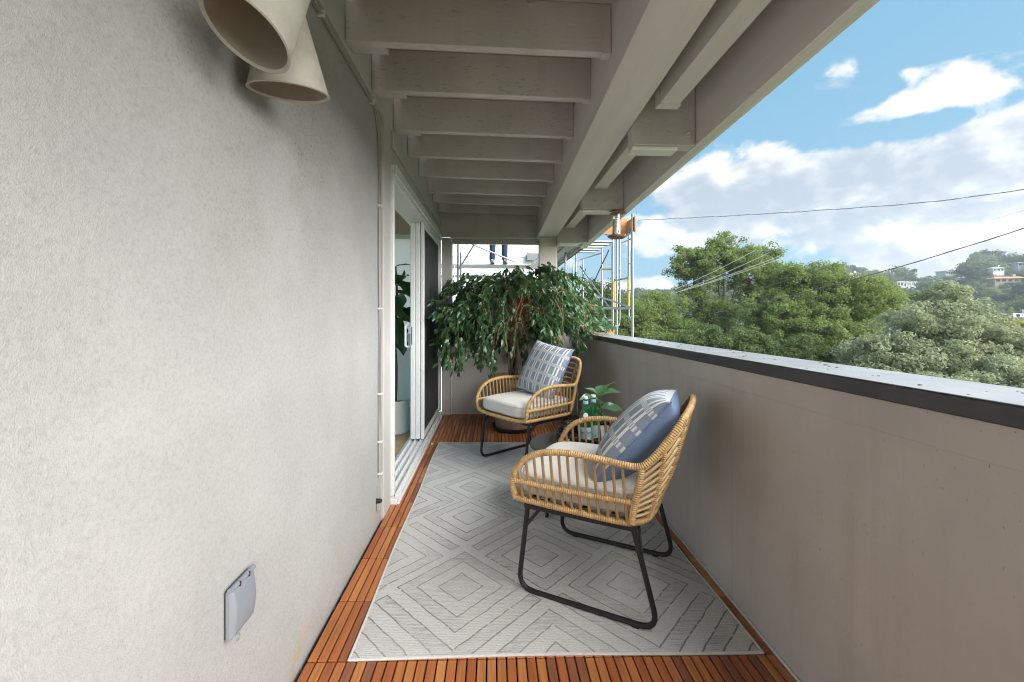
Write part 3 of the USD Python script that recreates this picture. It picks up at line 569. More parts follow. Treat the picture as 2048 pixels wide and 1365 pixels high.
# ------------------------------------------------------------------ rattan armchairs
def wrapped(p, r, pitch=.009, closed=False, sides=8, step=None):
    q = resample(p, step or pitch / 4, closed); k = np.arange(len(q)) % 4
    rr = r * np.array([.83, 1.02, 1.07, 1.02])[k]
    return tube(q, rr, sides, closed)
def base_pt(s):                                             # bottom rail: s in [-1,1] around the back from the left to the right front corner
    pass
def build_chair(label):
    t = thing('rattan_armchair', label, 'armchair')
    ZB_ = .40
    # steel base
    for s in (1, -1):
        y = .265 * s
        loop = fillet([(.228, y, .372), (.272, y, .012), (-.305, y, .012), (-.212, y, .372)], [.008, .075, .075, .008], 8)
        lg = part('sled_leg', tube(np.vstack([loop, loop[:1]])[:-1], .0105, 10), M['steel'], t)
        part('gusset', rod((.236, y - .0 * s, .285), (.172, y, .368), .007, 8), M['steel'], lg)
        part('rear_strut', rod((-.245, y - .006 * s, .24), (-.212, y - .10 * s, .362), .007, 8), M['steel'], lg)
        for x in (.19, -.22): part('foot_pad', box(x - .014, x + .014, y - .009, y + .009, .0, .006, .002), M['blackplastic'], lg)
    part('seat_frame', cat_(box(-.225, .24, .252, .278, .362, .384, .003), box(-.225, .24, -.278, -.252, .362, .384, .003), box(.214, .24, -.251, .251, .362, .384, .003), box(-.225, -.199, -.251, .251, .362, .384, .003), box(-.01, .01, -.251, .251, .364, .382)), M['steel'], t)
    # rim: front rail, arm, back rail, arm, one continuous wrapped loop
    half = [(.300, 0, .398), (.298, .12, .398), (.292, .22, .400), (.284, .275, .412), (.283, .296, .445), (.281, .300, .49), (.262, .303, .535), (.225, .305, .578), (.165, .306, .612), (.085, .307, .630), (.0, .307, .634), (-.10, .306, .628), (-.19, .303, .620),
            (-.245, .297, .622), (-.285, .287, .655), (-.325, .272, .705), (-.362, .252, .758), (-.385, .222, .795), (-.395, .17, .808), (-.40, .08, .812), (-.401, 0, .813)]
    half = np.array(half); other = half[1:-1][::-1] * [1, -1, 1]
    rim = spline(np.vstack([half, other]), 6, closed=True)
    part('rim', wrapped(rim, .0135, closed=True), M['rattan'], t)
    # bottom rail: sides and rounded back
    bl = [(.285, .285, .405), (.18, .288, .402), (.0, .287, .398), (-.15, .284, .395), (-.205, .272, .394), (-.25, .22, .394), (-.268, .12, .394), (-.272, 0, .394)]
    bl = np.array(bl); br = bl[:-1][::-1] * [1, -1, 1]; bot = spline(np.vstack([bl, br]), 6)
    part('bottom_rail', wrapped(bot, .0125), M['rattan'], t)
    for s in (1, -1):
        S = np.array([1, s, 1])
        part('corner_post', wrapped(spline(np.array([(-.205, .278, .395), (-.222, .292, .48), (-.24, .298, .56), (-.248, .298, .618)]) * S, 6), .0135), M['rattan'], t)
        mr = part('side_rail', wrapped(spline(np.array([(.281, .299, .482), (.14, .300, .480), (0, .299, .479), (-.14, .297, .480), (-.226, .291, .482)]) * S, 6), .0115), M['rattan'], t)
        armx, armz = half[5:14, 0][::-1], half[5:14, 2][::-1]
        for k in range(13):
            x = .252 - k * .0362; xt = x + .004 - .0 * k; zt = float(np.interp(xt, armx, armz)) - .006
            part('spindle', tube(spline(np.array([(x - .012, .288, .402), (x - .005, .296, .48), (xt, .304, zt)]) * S, 4), .0062, 7), M['spindle'], t)
    # back: slanting rods over horizontal rods
    top = np.array([half[13], half[15], half[16], half[17], half[18], half[19], half[20]]); top = np.vstack([top, top[:-1][::-1] * [1, -1, 1]])
    tops = resample(spline(top, 8), .004); bots = resample(spline(np.vstack([bl[4:], bl[4:-1][::-1] * [1, -1, 1]]), 8), .004)
    def surf(a, b):                                         # a around (0..1), b up (0..1)
        def pick(c, a): i = a * (len(c) - 1); j = int(min(i, len(c) - 2)); return c[j] + (c[j + 1] - c[j]) * (i - j)
        lo, hi = pick(bots, a), pick(tops, a); m = lo + (hi - lo) * b; m = m + np.array([-.012, 0, 0]) * math.sin(math.pi * b); return m
    for a in np.linspace(.13, .87, 6):
        part('back_rib', wrapped(np.array([surf(a, b) for b in np.linspace(0, 1, 12)]), .0095, pitch=.009), M['rattan'], t)
    for b in np.linspace(.11, .90, 9):
        part('back_rod', tube(np.array([surf(a, b) for a in np.linspace(.0, 1.0, 26)]), .0062, 6), M['rattan_pale'], t)
    # seat slats and cushion
    for k in range(9): part('seat_slat', rod((-.255 + .0 * k, -.24 + .06 * k, .392), (.286, -.24 + .06 * k, .396), .005, 6), M['spindle'], t)
    def cush(u, v):
        a = 2 * np.pi * u; n = 5.5; cx, sy = np.cos(a), np.sin(a)
        rx, ry = np.sign(cx) * np.abs(cx) ** (2 / n), np.sign(sy) * np.abs(sy) ** (2 / n)
        w = 2 * v - 1; k = (1 - np.abs(w) ** 5) ** .32; rad = np.where(np.abs(w) > .999, 0, k)
        puff = .007 * (1 - (rx * rad) ** 2) * (1 - (ry * rad) ** 2)
        wr = .004 * np.sin(rx * 23 + ry * 31) * np.sin(ry * 17) * (np.abs(w) < .8)
        return np.stack([.018 + .272 * rx * (rad + wr), .272 * ry * (rad + wr), .458 + .052 * w + puff * np.sign(w)], -1)
    # caps: add flat top and bottom discs by shrinking the superellipse
    a = np.linspace(0, 2 * np.pi, 97)[:-1]; n = 6.0; rx = np.sign(np.cos(a)) * np.abs(np.cos(a)) ** (2 / n); ry = np.sign(np.sin(a)) * np.abs(np.sin(a)) ** (2 / n)
    rings = []
    for rad, z in ((.0, .520), (.35, .519), (.7, .516), (.88, .512), (.95, .508), (.985, .500), (1.0, .488), (1.003, .462), (1.0, .436), (.985, .422), (.95, .416), (.6, .414), (0, .414)):
        wob = 1 + (.006 * np.sin(a * 22) * np.sin(a * 5 + 1) if .97 < rad < 1.002 else 0)
        rings.append(np.stack([.018 + .272 * rad * rx * wob, .270 * rad * ry * wob, z + (.004 * np.sin(3 * a + 1) * rad if z > .5 else 0) + 0 * a], -1))
    V = np.array(rings); nr, na = V.shape[:2]; i, j = np.meshgrid(np.arange(nr - 1), np.arange(na), indexing='ij')
    q = np.stack([i * na + j, i * na + (j + 1) % na, (i + 1) * na + (j + 1) % na, (i + 1) * na + j], -1).reshape(-1, 4)
    cu = part('seat_cushion', (V.reshape(-1, 3), np.vstack([q[:, [0, 2, 1]], q[:, [0, 3, 2]]])), M['cream'], t, smooth=60)
    ed = np.array([[.018 + .274 * x, .272 * y, .497] for x, y in zip(rx, ry)])
    part('piping', tube(resample(ed, .012, True), .0028, 5, closed=True), M['cream'], cu)
    return t
A_LOC, A_ROT = (.475, 1.93, fl(.475) + .009), math.radians(151)
B_LOC, B_ROT = (.274, 3.444, fl(.274) + .009), math.radians(218.4)
chA = build_chair('rattan armchair with black sled legs nearest the camera, its back to the parapet wall')
UsdGeom.Xformable(chA).ClearXformOpOrder()
cx_ = UsdGeom.Xformable(chA); cx_.AddTranslateOp(opSuffix='c').Set(Gf.Vec3d(*A_LOC)); cx_.AddRotateZOp(opSuffix='c').Set(math.degrees(A_ROT))
chB = copy_thing(chA, 'rattan armchair with black sled legs standing farther off in front of the potted ficus', 'armchair', B_LOC, B_ROT)

def pillowmat():
    N = {'u': ('uvmap', {'attribute': 'st'}), 's': ('separate_xyz', {}), 'p': ('principled_bsdf', {'roughness': .95, 'specular_ior_level': .1, 'sheen_weight': .15})}
    L = [('u.UV', 's.vector')]; n = [0]
    def mth(op, a, b=None):
        k = f'k{n[0]}'; n[0] += 1; ins = {'math_type': op}
        for i, x in enumerate((a, b)):
            if x is None: continue
            if isinstance(x, str): L.append((x, f'{k}.value{i + 1}'))
            else: ins[f'value{i + 1}'] = float(x)
        N[k] = ('math', ins); return k + '.value'
    def near(x, c, w): return mth('less_than', mth('absolute', mth('subtract', x, c)), w)
    N['nz'] = ('noise_texture', {'scale': 260.0, 'detail': 2.0}); L.append(('u.UV', 'nz.vector'))
    N['nl'] = ('noise_texture', {'scale': 5.0, 'detail': 3.0}); L.append(('u.UV', 'nl.vector'))
    fu = mth('fraction', mth('multiply', 's.x', 6.0)); fv = mth('fraction', mth('add', mth('multiply', 's.y', 5.0), .45))
    white = mth('maximum', near(fu, .34, .075), near(fu, .66, .075))
    band = near(fv, .5, .15)
    ladder = mth('greater_than', mth('sine', mth('multiply', 's.x', 330.0)), -.1)
    N['c1'] = ('rgb_ramp', {'ramp': [(.3, (.12, .155, .22)), (.5, (.20, .25, .335)), (.7, (.33, .385, .47))]}); L.append(('nz.fac', 'c1.fac'))
    N['cw'] = ('mix', {'color1': (.56, .56, .55), 'color2': (.78, .77, .74)}); L.append(('nz.fac', 'cw.fac'))
    N['c2'] = ('mix', {}); L.extend([('c1.color', 'c2.color1'), ('cw.color', 'c2.color2'), (white, 'c2.fac')])
    N['cb'] = ('mix', {'color1': (.27, .295, .345), 'color2': (.60, .61, .62)}); L.append((ladder, 'cb.fac'))
    N['c3'] = ('mix', {}); L.extend([('c2.color', 'c3.color1'), ('cb.color', 'c3.color2'), (mth('multiply', band, .92), 'c3.fac'), ('c3.color', 'p.base_color')])
    h = mth('add', mth('multiply', white, .6), mth('add', mth('multiply', band, mth('multiply', ladder, .5) if False else .5), mth('multiply', 'nz.fac', .6)))
    N['b'] = ('bump', {'strength': .6, 'distance': .003}); L.extend([(h, 'b.height'), ('b.normal', 'p.normal')])
    return look('plaid_weave', N, L, 'p.BSDF')
M['plaid'] = pillowmat()
def pillow(label, loc, R, size=.50, thick=.10, group=None, seed=0):
    """Local frame: x across, y up, z out of the patterned face."""
    t = thing('throw_pillow', label, 'pillow', group=group)
    def shell(sgn):
        def fn(u, v):
            a, b = 2 * u - 1, 2 * v - 1
            ea, eb = np.clip(1 - np.abs(a) ** 2.6, 0, 1), np.clip(1 - np.abs(b) ** 2.6, 0, 1)
            h = (ea * eb) ** .55
            pin = 1 - .055 * (1 - np.abs(b) ** 3) * np.abs(a) ** 3; pin2 = 1 - .055 * (1 - np.abs(a) ** 3) * np.abs(b) ** 3
            wr = .010 * (meshkit.noise(np.stack([a * 2.3 + seed, b * 2.3, a * 0 + sgn], -1)) - .5) * h ** .5
            return np.stack([a * size / 2 * pin, b * size / 2 * pin2, sgn * (h * thick + wr)], -1)
        return grid(fn, 44, 44)
    (v, f), uv = shell(1.0); part('plaid_front', xf((v, f), R, loc), M['plaid'], t, smooth=True, uv=uv)
    (v, f), uv = shell(-1.0); part('plain_back', xf((v, f[:, ::-1]), R, loc), M['pillow_back'], t, smooth=True)
    e = v.reshape(44, 44, 3); lp = np.vstack([e[:, 0], e[-1, 1:], e[-2::-1, -1], e[0, -2:0:-1]])
    part('seam', tube(xf((lp, f), R, loc)[0], .003, 5, closed=True), M['plaid' if False else 'pillow_back'], t)
    return t
def chair_frame(loc, rot, pos, tilt, roll, turn=0.0):       # pillow frame: x = chair's left-right, z = forward, leaning back by tilt
    Rz = rotz(rot + turn); f = Rz @ np.array([math.cos(tilt), 0, math.sin(tilt)]); up = Rz @ np.array([-math.sin(tilt), 0, math.cos(tilt)]); x = np.cross(up, f)
    R = np.stack([x, up, f], 1) @ rotz(roll)
    return R, np.array(loc) + rotz(rot) @ np.asarray(pos)
R, p = chair_frame(A_LOC, A_ROT, (-.185, .0, .665), math.radians(40), math.radians(4), math.radians(0))
pillow('blue plaid throw pillow with a plain blue back leaning in the chair nearest the camera', p, R, .46, .105)
R, p = chair_frame(B_LOC, B_ROT, (-.17, .02, .72), math.radians(26), math.radians(-8))
pillow('blue plaid throw pillow leaning in the chair in front of the ficus', p, R, .46, .085, seed=3)

# ------------------------------------------------------------------ side table, tray and what stands on it
TC = np.array([.51, 2.585, fl(.51) + .009]); TZ = .397
tb = thing('side_table', 'round dark metal side table between the two rattan chairs', 'table', TC)
part('table_top', lathe([(0, TZ), (.278, TZ), (.285, TZ - .004), (.286, TZ - .012), (.280, TZ - .016), (0, TZ - .016)], 64), M['tabletop'], tb)
for k in range(3):
    a = math.radians(210 + 120 * k); c, s = math.cos(a), math.sin(a)
    part('leg', rod((.17 * c, .17 * s, TZ - .016), (.23 * c, .23 * s, .0), .010, 10), M['steel'], tb)
part('leg_ring', tube(np.array([[.185 * math.cos(a), .185 * math.sin(a), .26] for a in np.linspace(0, 2 * math.pi, 40)[:-1]]), .006, 8, closed=True), M['steel'], tb)
TR = np.array([.598, 2.60]); tz = TC[2] + TZ + .0005
ty = thing('tray', 'round black woven tray with cane handles on the side table', 'tray', (TR[0], TR[1], tz))
part('base', lathe([(0, .008), (.20, .008), (.20, 0), (0, 0)], 48), M['black_weave'], ty)
for k in range(5):
    a = np.linspace(0, 2 * np.pi, 121)[:-1]; rr = .203 + .0035 * np.sin(a * 30 + k * np.pi)
    part('weave_strand', tube(np.stack([rr * np.cos(a), rr * np.sin(a), .012 + .0105 * k + .001 * np.cos(a * 30)], -1), .0052, 6, closed=True), M['black_weave'], ty)
part('rim', tube(np.array([[.205 * math.cos(a), .205 * math.sin(a), .066] for a in np.linspace(0, 2 * math.pi, 64)[:-1]]), .007, 8, closed=True), M['steel'], ty)
for a0 in (math.radians(212), math.radians(32)):
    q = [(.21 * math.cos(a0 - .16), .21 * math.sin(a0 - .16), .03), (.225 * math.cos(a0 - .15), .225 * math.sin(a0 - .15), .005), (.25 * math.cos(a0), .25 * math.sin(a0), -.0), (.225 * math.cos(a0 + .15), .225 * math.sin(a0 + .15), .005), (.21 * math.cos(a0 + .16), .21 * math.sin(a0 + .16), .03)]
    q = [(x, y, z + .03) for x, y, z in q]
    part('handle', tube(spline(q, 8), .006, 8), M['rattan_pale'], ty)
def bottle(label, x, y, rz):
    z = tz + .0085
    b = thing('bottle', label, 'bottle', (x, y, z), rz)
    part('glass', lathe([(0, .004), (.030, 0), (.035, .004), (.0365, .012), (.0365, .135), (.0345, .155), (.027, .185), (.019, .21), (.0155, .232), (.0145, .252), (.0165, .254), (.0165, .262), (.013, .263)], 40), M['greenglass'], b)
    part('cap', lathe([(0, .277), (.0135, .277), (.0148, .274), (.0148, .264), (.0135, .262)], 24), M['whitelabel'], b)
    part('neck_label', lathe([(.0155, .234), (.0152, .252), (.0158, .253), (.0164, .233)], 24), M['lightblue'], b)
    def lab(u, v): a = -math.pi / 2 + (u - .5) * 2.9; return np.stack([.0369 * np.cos(a), .0369 * np.sin(a), .018 + .078 * v], -1)
    fl_ = part('front_label', grid(lab, 30, 2)[0], M['lightblue'], b, smooth=True)
    def lab2(u, v): a = math.pi / 2 + (u - .5) * 1.9; return np.stack([.0369 * np.cos(a), .0369 * np.sin(a), .018 + .078 * v], -1)
    bl_ = part('back_label', grid(lab2, 20, 2)[0], M['lightblue'], b, smooth=True)
    def wrap(mesh, w, zc, r=.0371, ac=-math.pi / 2):
        v = np.array(mesh.vertices); a = ac + (v[:, 0] - w / 2) / .037; v2 = np.stack([(r + .0002 * (v[:, 2] > 0)) * np.cos(a), (r + .0002 * (v[:, 2] > 0)) * np.sin(a), zc + v[:, 1]], -1); return v2, np.array(mesh.faces)
    tx = meshkit.text_mesh('S.PELLEGRINO', .0080, .0004, True); w = float(tx.bounds[1][0]); part('lettering', wrap(tx, w, .060), M['navy'], fl_, smooth=False)
    for zc, hh in ((.028, .0035), (.036, .0035), (.085, .003)):
        def ln(u, v, zc=zc, hh=hh): a = -math.pi / 2 + (u - .5) * 1.6; return np.stack([.0371 * np.cos(a), .0371 * np.sin(a), zc + hh * v], -1)
        part('print_line', grid(ln, 14, 2)[0], M['whitelabel'], fl_)
    for k in range(7):
        def br(u, v, k=k): a = math.pi / 2 + .25 + .05 * k + (u - .5) * (.028 if k % 2 else .016); return np.stack([.0371 * np.cos(a), .0371 * np.sin(a), .024 + .016 * v], -1)
        part('code_bar', grid(br, 2, 2)[0], M['navy'], bl_)
    def ov_(u, v):
        a = 2 * np.pi * u; rr = v; ang = -math.pi / 2 + .5 * rr * np.cos(a); zz = .168 + .016 * rr * np.sin(a); rad = np.interp(zz, [.135, .155, .185, .21], [.0365, .0345, .027, .019]) + .0006
        return np.stack([rad * np.cos(ang), rad * np.sin(ang), zz], -1)
    part('shoulder_label', grid(ov_, 24, 5)[0], M['whitelabel'], b, smooth=True)
    return b
bottle('green glass water bottle standing left in the tray, its pale blue front label showing', .563, 2.575, math.radians(-12))
bottle('green glass water bottle standing right in the tray, its label turned aside', .622, 2.625, math.radians(165))
def tumbler(label, x, y, h, r):
    g = thing('tumbler', label, 'glass', (x, y, tz + .0085))
    part('glass', lathe([(0, 0), (r * .85, 0), (r * .9, .003), (r, h), (r - .0018, h), (r * .88 - .0016, .010), (0, .010)], 32), M['clearglass'], g)
    part('rim', tube(np.array([[r * math.cos(a), r * math.sin(a), h] for a in np.linspace(0, 2 * math.pi, 33)[:-1]]), .0011, 5, closed=True), M['clearglass'], g)
tumbler('short clear tumbler at the left edge of the tray', .462, 2.60, .085, .033)
tumbler('taller clear tumbler beside the left bottle in the tray', .500, 2.672, .100, .036)
tumbler('small clear tumbler in front of the left bottle in the tray', .487, 2.522, .055, .032)
cd = thing('folded_card', 'pale grey folded card standing in the tray right of the bottles', 'card', (.70, 2.60, tz + .0085), math.radians(12))
part('front_leaf', xf(box(-.035, .035, -.0008, .0008, 0, .085), rotx(-.22)), M['paper'], cd); part('rear_leaf', xf(box(-.035, .035, .037, .0386, 0, .083), rotx(.22), (0, .0, .0)), M['paper'], cd)

def big_leaf(L, W, curl=.25, wave=.06, n=9, m=7, cup=.18, seed=0):
    """A fiddle-shaped leaf along +x from its stalk, face up +z."""
    def fn(u, v):
        s = v * 2 - 1; prof = (np.sin(np.pi * np.clip(u, 0, 1) ** .8) ** .75) * (.62 + .38 * np.sin(np.pi * (u ** 1.5))) ; prof = np.where(u > .985, prof * .4, prof)
        y = s * W / 2 * prof; x = L * u; z = -curl * L * u ** 2 + cup * W * (s ** 2) * prof + wave * W * np.sin(u * 11 + seed) * s ** 2
        return np.stack([x, y, z], -1)
    return grid(fn, n, m)[0]
def orient(d, up=(0, 0, 1), roll=0.0):
    x = np.asarray(d, float) / np.linalg.norm(d); y = np.cross(up, x); y = y / np.linalg.norm(y) if np.linalg.norm(y) > 1e-6 else np.array([0, 1.0, 0]); z = np.cross(x, y)
    return np.stack([x, y, z], 1) @ rotx(roll)
sf = thing('small_fig_plant', 'small leafy fig plant in a dark pot behind the green bottles', 'potted plant', (.69, 2.70, tz + .0085))
part('pot', lathe([(0, .004), (.040, 0), (.045, .004), (.056, .085), (.058, .088), (.054, .089), (.050, .078), (0, .076)], 32), M['blackplastic'], sf)
part('stem', tube(spline([(0, 0, .07), (.006, .004, .14), (-.006, 0, .21), (-.012, .002, .265)], 6), .0045, 7), M['stem'], sf)
rng = np.random.default_rng(11)
for k, (az, el, z, L, W, cu) in enumerate([(205, 18, .235, .15, .085, .3), (165, 45, .25, .11, .07, .3), (330, 36, .25, .14, .105, .4), (20, 52, .26, .13, .10, .3), (275, 62, .255, .105, .085, .25), (345, 3, .18, .155, .105, .22), (180, 0, .17, .13, .07, .2), (300, -15, .15, .13, .085, .2), (60, 10, .2, .13, .08, .3), (120, 25, .22, .12, .08, .3), (240, -10, .14, .12, .08, .25), (10, -20, .13, .12, .07, .3)]):
    d = np.array([math.cos(math.radians(az)) * math.cos(math.radians(el)), math.sin(math.radians(az)) * math.cos(math.radians(el)), math.sin(math.radians(el))])
    part('leaf', xf(big_leaf(L, W, cu, .05, seed=k), orient(d, roll=rng.uniform(-.4, .4)), (-.008, 0, z)), M['smallfig'], sf, smooth=True)

# ------------------------------------------------------------------ weeping ficus in its pot
FX, FY = .215, 4.42; FZ = fl(FX)
sa = thing('plant_saucer', 'wide black saucer under the terracotta ficus pot', 'saucer', (FX, FY, FZ))
part('dish', lathe([(0, .008), (.205, .008), (.222, .045), (.230, .047), (.232, .042), (.212, 0), (0, 0)], 48), M['blackplastic'], sa)
fc = thing('ficus_tree', 'bushy weeping ficus in an aged terracotta pot at the far end of the deck', 'potted tree', (FX, FY, FZ + .0085))
part('pot', lathe([(0, 0), (.185, 0), (.19, .006), (.222, .40), (.226, .45), (.256, .452), (.262, .458), (.265, .525), (.260, .535), (.246, .533), (.238, .50), (.23, .48)], 56), M['terracotta'], fc)
def soil(u, v): a = 2 * np.pi * u; r = v * .235; return np.stack([r * np.cos(a), r * np.sin(a), .487 + .02 * meshkit.noise(np.stack([r * np.cos(a) * 18, r * np.sin(a) * 18, 0 * a], -1))], -1)
part('soil', grid(soil, 40, 10)[0], M['soil'], fc, smooth=True)
rng = np.random.default_rng(3)
for k in range(3):
    a = 2.1 * k; pts = [(.035 * math.cos(a + t * 4.2), .035 * math.sin(a + t * 4.2), .45 + .62 * t) for t in np.linspace(0, 1, 14)]
    part('trunk', tube(spline(pts, 4), np.linspace(.026, .015, 53), 8), M['bark'], fc)
hub_z = 1.0
twigs, leafP, leafD = [], [], []
def reach(az):                                              # how far the crown spreads, m
    c, s = math.cos(az), math.sin(az)
    return (1.04 if c > 0 else .82) * abs(c) ** 1.0 * 1.0 + .46 * abs(s) * (1.0 if s < 0 else .95)
for k in range(150):
    az = rng.uniform(0, 2 * math.pi); Rr = reach(az) * rng.uniform(.35, 1.0) ** .7 * rng.uniform(.82, 1.12); zt = rng.uniform(1.15, 1.72 if math.cos(az) > .15 else 1.62) - .10 * (Rr / .9) ** 2; d = np.array([math.cos(az), math.sin(az), 0]); end = rng.uniform(.55, 1.2) if Rr > .42 else rng.uniform(1.0, 1.5)
    end = min(end, zt - .08)
    if d[0] > .6 and Rr > .72: end = max(end, 1.05)
    h0 = np.array([rng.normal(0, .03), rng.normal(0, .03), rng.uniform(.95, 1.2)])
    P_ = spline([h0, h0 + d * Rr * .28 + [0, 0, (zt - h0[2]) * .75], h0 * [1, 1, 0] + d * Rr * .62 + [0, 0, zt], h0 * [1, 1, 0] + d * Rr * .92 + [rng.normal(0, .04), rng.normal(0, .04), zt - .16], h0 * [1, 1, 0] + d * Rr + [rng.normal(0, .05), rng.normal(0, .05), end]], 7)
    twigs.append(tube(P_, np.linspace(.006, .0012, len(P_)), 5))
    Q = resample(P_, .017); L_ = len(Q)
    for i in range(int(L_ * .34), L_):
        for _ in range(2 if rng.random() < .75 else 1):
            if rng.random() < .12: continue
            leafP.append(Q[i] + rng.normal(0, .018, 3)); t_ = Q[min(i + 1, L_ - 1)] - Q[i - 1]
            dd = np.array([rng.normal(0, .55), rng.normal(0, .55), -.85]) + .8 * t_ / (np.linalg.norm(t_) + 1e-9) + .25 * d; leafD.append(dd / np.linalg.norm(dd))
    for _ in range(2):                                      # side sprigs
        i = int(rng.uniform(.35, .8) * L_); sd_ = np.array([rng.normal(), rng.normal(), rng.uniform(-.3, .5)]); sd_ /= np.linalg.norm(sd_); ln = rng.uniform(.10, .26)
        S_ = spline([Q[i], Q[i] + sd_ * ln * .6, Q[i] + sd_ * ln * .9 + [0, 0, -ln * .6]], 5); twigs.append(tube(S_, np.linspace(.003, .0012, len(S_)), 4))
        for q in resample(S_, .018)[2:]:
            leafP.append(q + rng.normal(0, .012, 3)); dd = np.array([rng.normal(0, .6), rng.normal(0, .6), -.8]) + .5 * sd_; leafD.append(dd / np.linalg.norm(dd))
leafP, leafD = np.array(leafP), np.array(leafD)
# clear of walls, chair and the middle gap
wx, wy, wz = leafP[:, 0] + FX, leafP[:, 1] + FY, leafP[:, 2] + FZ
ok = (wx > -.585) & (wy < 5.0) & ~((wx > .93) & (wz < 1.03)) & ~((wz < 1.12) & (np.hypot(leafP[:, 0] * .8, leafP[:, 1]) < .30)) & ~((np.abs(leafP[:, 0] - .03) < .12) & (leafP[:, 1] < .1) & (wz < 1.36) & (rng.random(len(wx)) < .9)) & (wy > 3.80) & ~((wz < .66) & (rng.random(len(wx)) < .6)) & (meshkit.noise(np.stack([wx * 7, wy * 7, wz * 5], -1), 3) > .29)
leafP, leafD = leafP[ok], leafD[ok]
LEAF = np.array([(0, 0, 0), (.28, .5, -.02), (.28, 0, .05), (.28, -.5, -.02), (.62, .40, -.10), (.62, 0, -.02), (.62, -.40, -.10), (1.0, 0, -.20)]); LEAFF = np.array([(0, 2, 1), (0, 3, 2), (1, 2, 5), (1, 5, 4), (2, 3, 6), (2, 6, 5), (4, 5, 7), (5, 6, 7)])
def leaf_at(p, d, L, W, roll): return (LEAF * [L, W, L]) @ orient(d, (0, 0, 1) if abs(d[2]) < .95 else (1, 0, 0), roll).T + p
order = np.argsort(leafP[:, 1] - .3 * rng.random(len(leafP))); V_, F_ = [], []
for n_, i in enumerate(order):
    v = leaf_at(leafP[i], leafD[i], rng.uniform(.05, .092), rng.uniform(.024, .040), rng.uniform(0, 6.28))
    if n_ < 290: part('leaf', (v, LEAFF), M['ficus'], fc, smooth=True)
    else: F_.append(LEAFF + 8 * len(V_)); V_.append(v)
part('foliage', (np.vstack(V_), np.vstack(F_)), M['ficus'], fc, smooth=True, kind='stuff')
part('branches', cat_(*twigs), M['twig'], fc, smooth=60)
tw = []
for k in range(34):                                         # dry brown twigs in the open middle
    a = np.array([rng.normal(0, .03), rng.normal(0, .03), rng.uniform(.85, 1.1)]); az = rng.uniform(0, 6.28); b = a + np.array([math.cos(az) * rng.uniform(.05, .28), math.sin(az) * rng.uniform(.03, .14) - .05, rng.uniform(.05, .5)])
    tw.append(tube(spline([a, (a + b) / 2 + rng.normal(0, .03, 3), b], 5), np.linspace(.004, .0012, 11), 4))
    c = b + np.array([rng.normal(0, .06), rng.normal(0, .04), -rng.uniform(.05, .35)]); tw.append(tube(spline([b, (b + c) / 2 + rng.normal(0, .03, 3), c], 5), .0011, 4))
part('dry_twigs', cat_(*tw), M['twig'], fc, smooth=60, kind='stuff')
for p, d in (((-.62, -.2, 1.24), (-.3, .1, -1)), ((-.655, -.2, 1.165), (-.5, 0, -.8))): part('yellow_leaf', (leaf_at(np.array(p), np.array(d) / np.linalg.norm(d), .07, .034, .5), LEAFF), M['yellowleaf'], fc, smooth=True, label='orange yellow dying leaf')

# ------------------------------------------------------------------ fiddle leaf fig in the room
ff = thing('fiddle_leaf_fig', 'tall fiddle leaf fig in a white pot seen through the open door', 'potted tree', (-.955, 4.22, .0205))
part('pot', lathe([(0, 0), (.115, 0), (.122, .006), (.132, .30), (.130, .318), (.122, .318), (.118, .28), (0, .28)], 40), M['whitepot'], ff)
part('soil', lathe([(0, .283), (.118, .281)], 24), M['soil'], ff)
part('trunk', tube(spline([(-.01, 0, .25), (.0, .01, .6), (-.012, 0, .95), (.012, .0, 1.3), (.0, 0, 1.62)], 8), np.linspace(.02, .008, 33), 8), M['bark'], ff)
part('branch', tube(spline([(0, 0, .85), (.05, -.01, .98), (.075, -.01, 1.12)], 6), .007, 6), M['bark'], ff)
rng = np.random.default_rng(21)
for k, (az, el, z, L, W) in enumerate([(20, 20, 1.62, .16, .05), (-40, 35, 1.45, .20, .17), (-30, -25, 1.48, .30, .24), (100, 10, 1.5, .3, .22), (200, 0, 1.45, .3, .22), (-75, -35, 1.34, .30, .23), (-10, -30, 1.22, .30, .24), (-60, -45, 1.12, .28, .2), (-100, -30, 1.2, .28, .22), (30, -55, 1.05, .28, .17), (60, -20, 1.2, .3, .22), (180, -20, 1.2, .3, .22), (-25, -60, .98, .24, .15), (250, -10, 1.3, .28, .2), (5, 0, 1.36, .26, .2)]):
    d = np.array([math.cos(math.radians(az)) * math.cos(math.radians(el)), math.sin(math.radians(az)) * math.cos(math.radians(el)), math.sin(math.radians(el))])
    part('leaf', xf(big_leaf(L, W, .25, .08, n=11, m=9, seed=k), orient(d, roll=rng.uniform(-.5, .5)), (.0, 0, z)), M['figleaf'], ff, smooth=True)

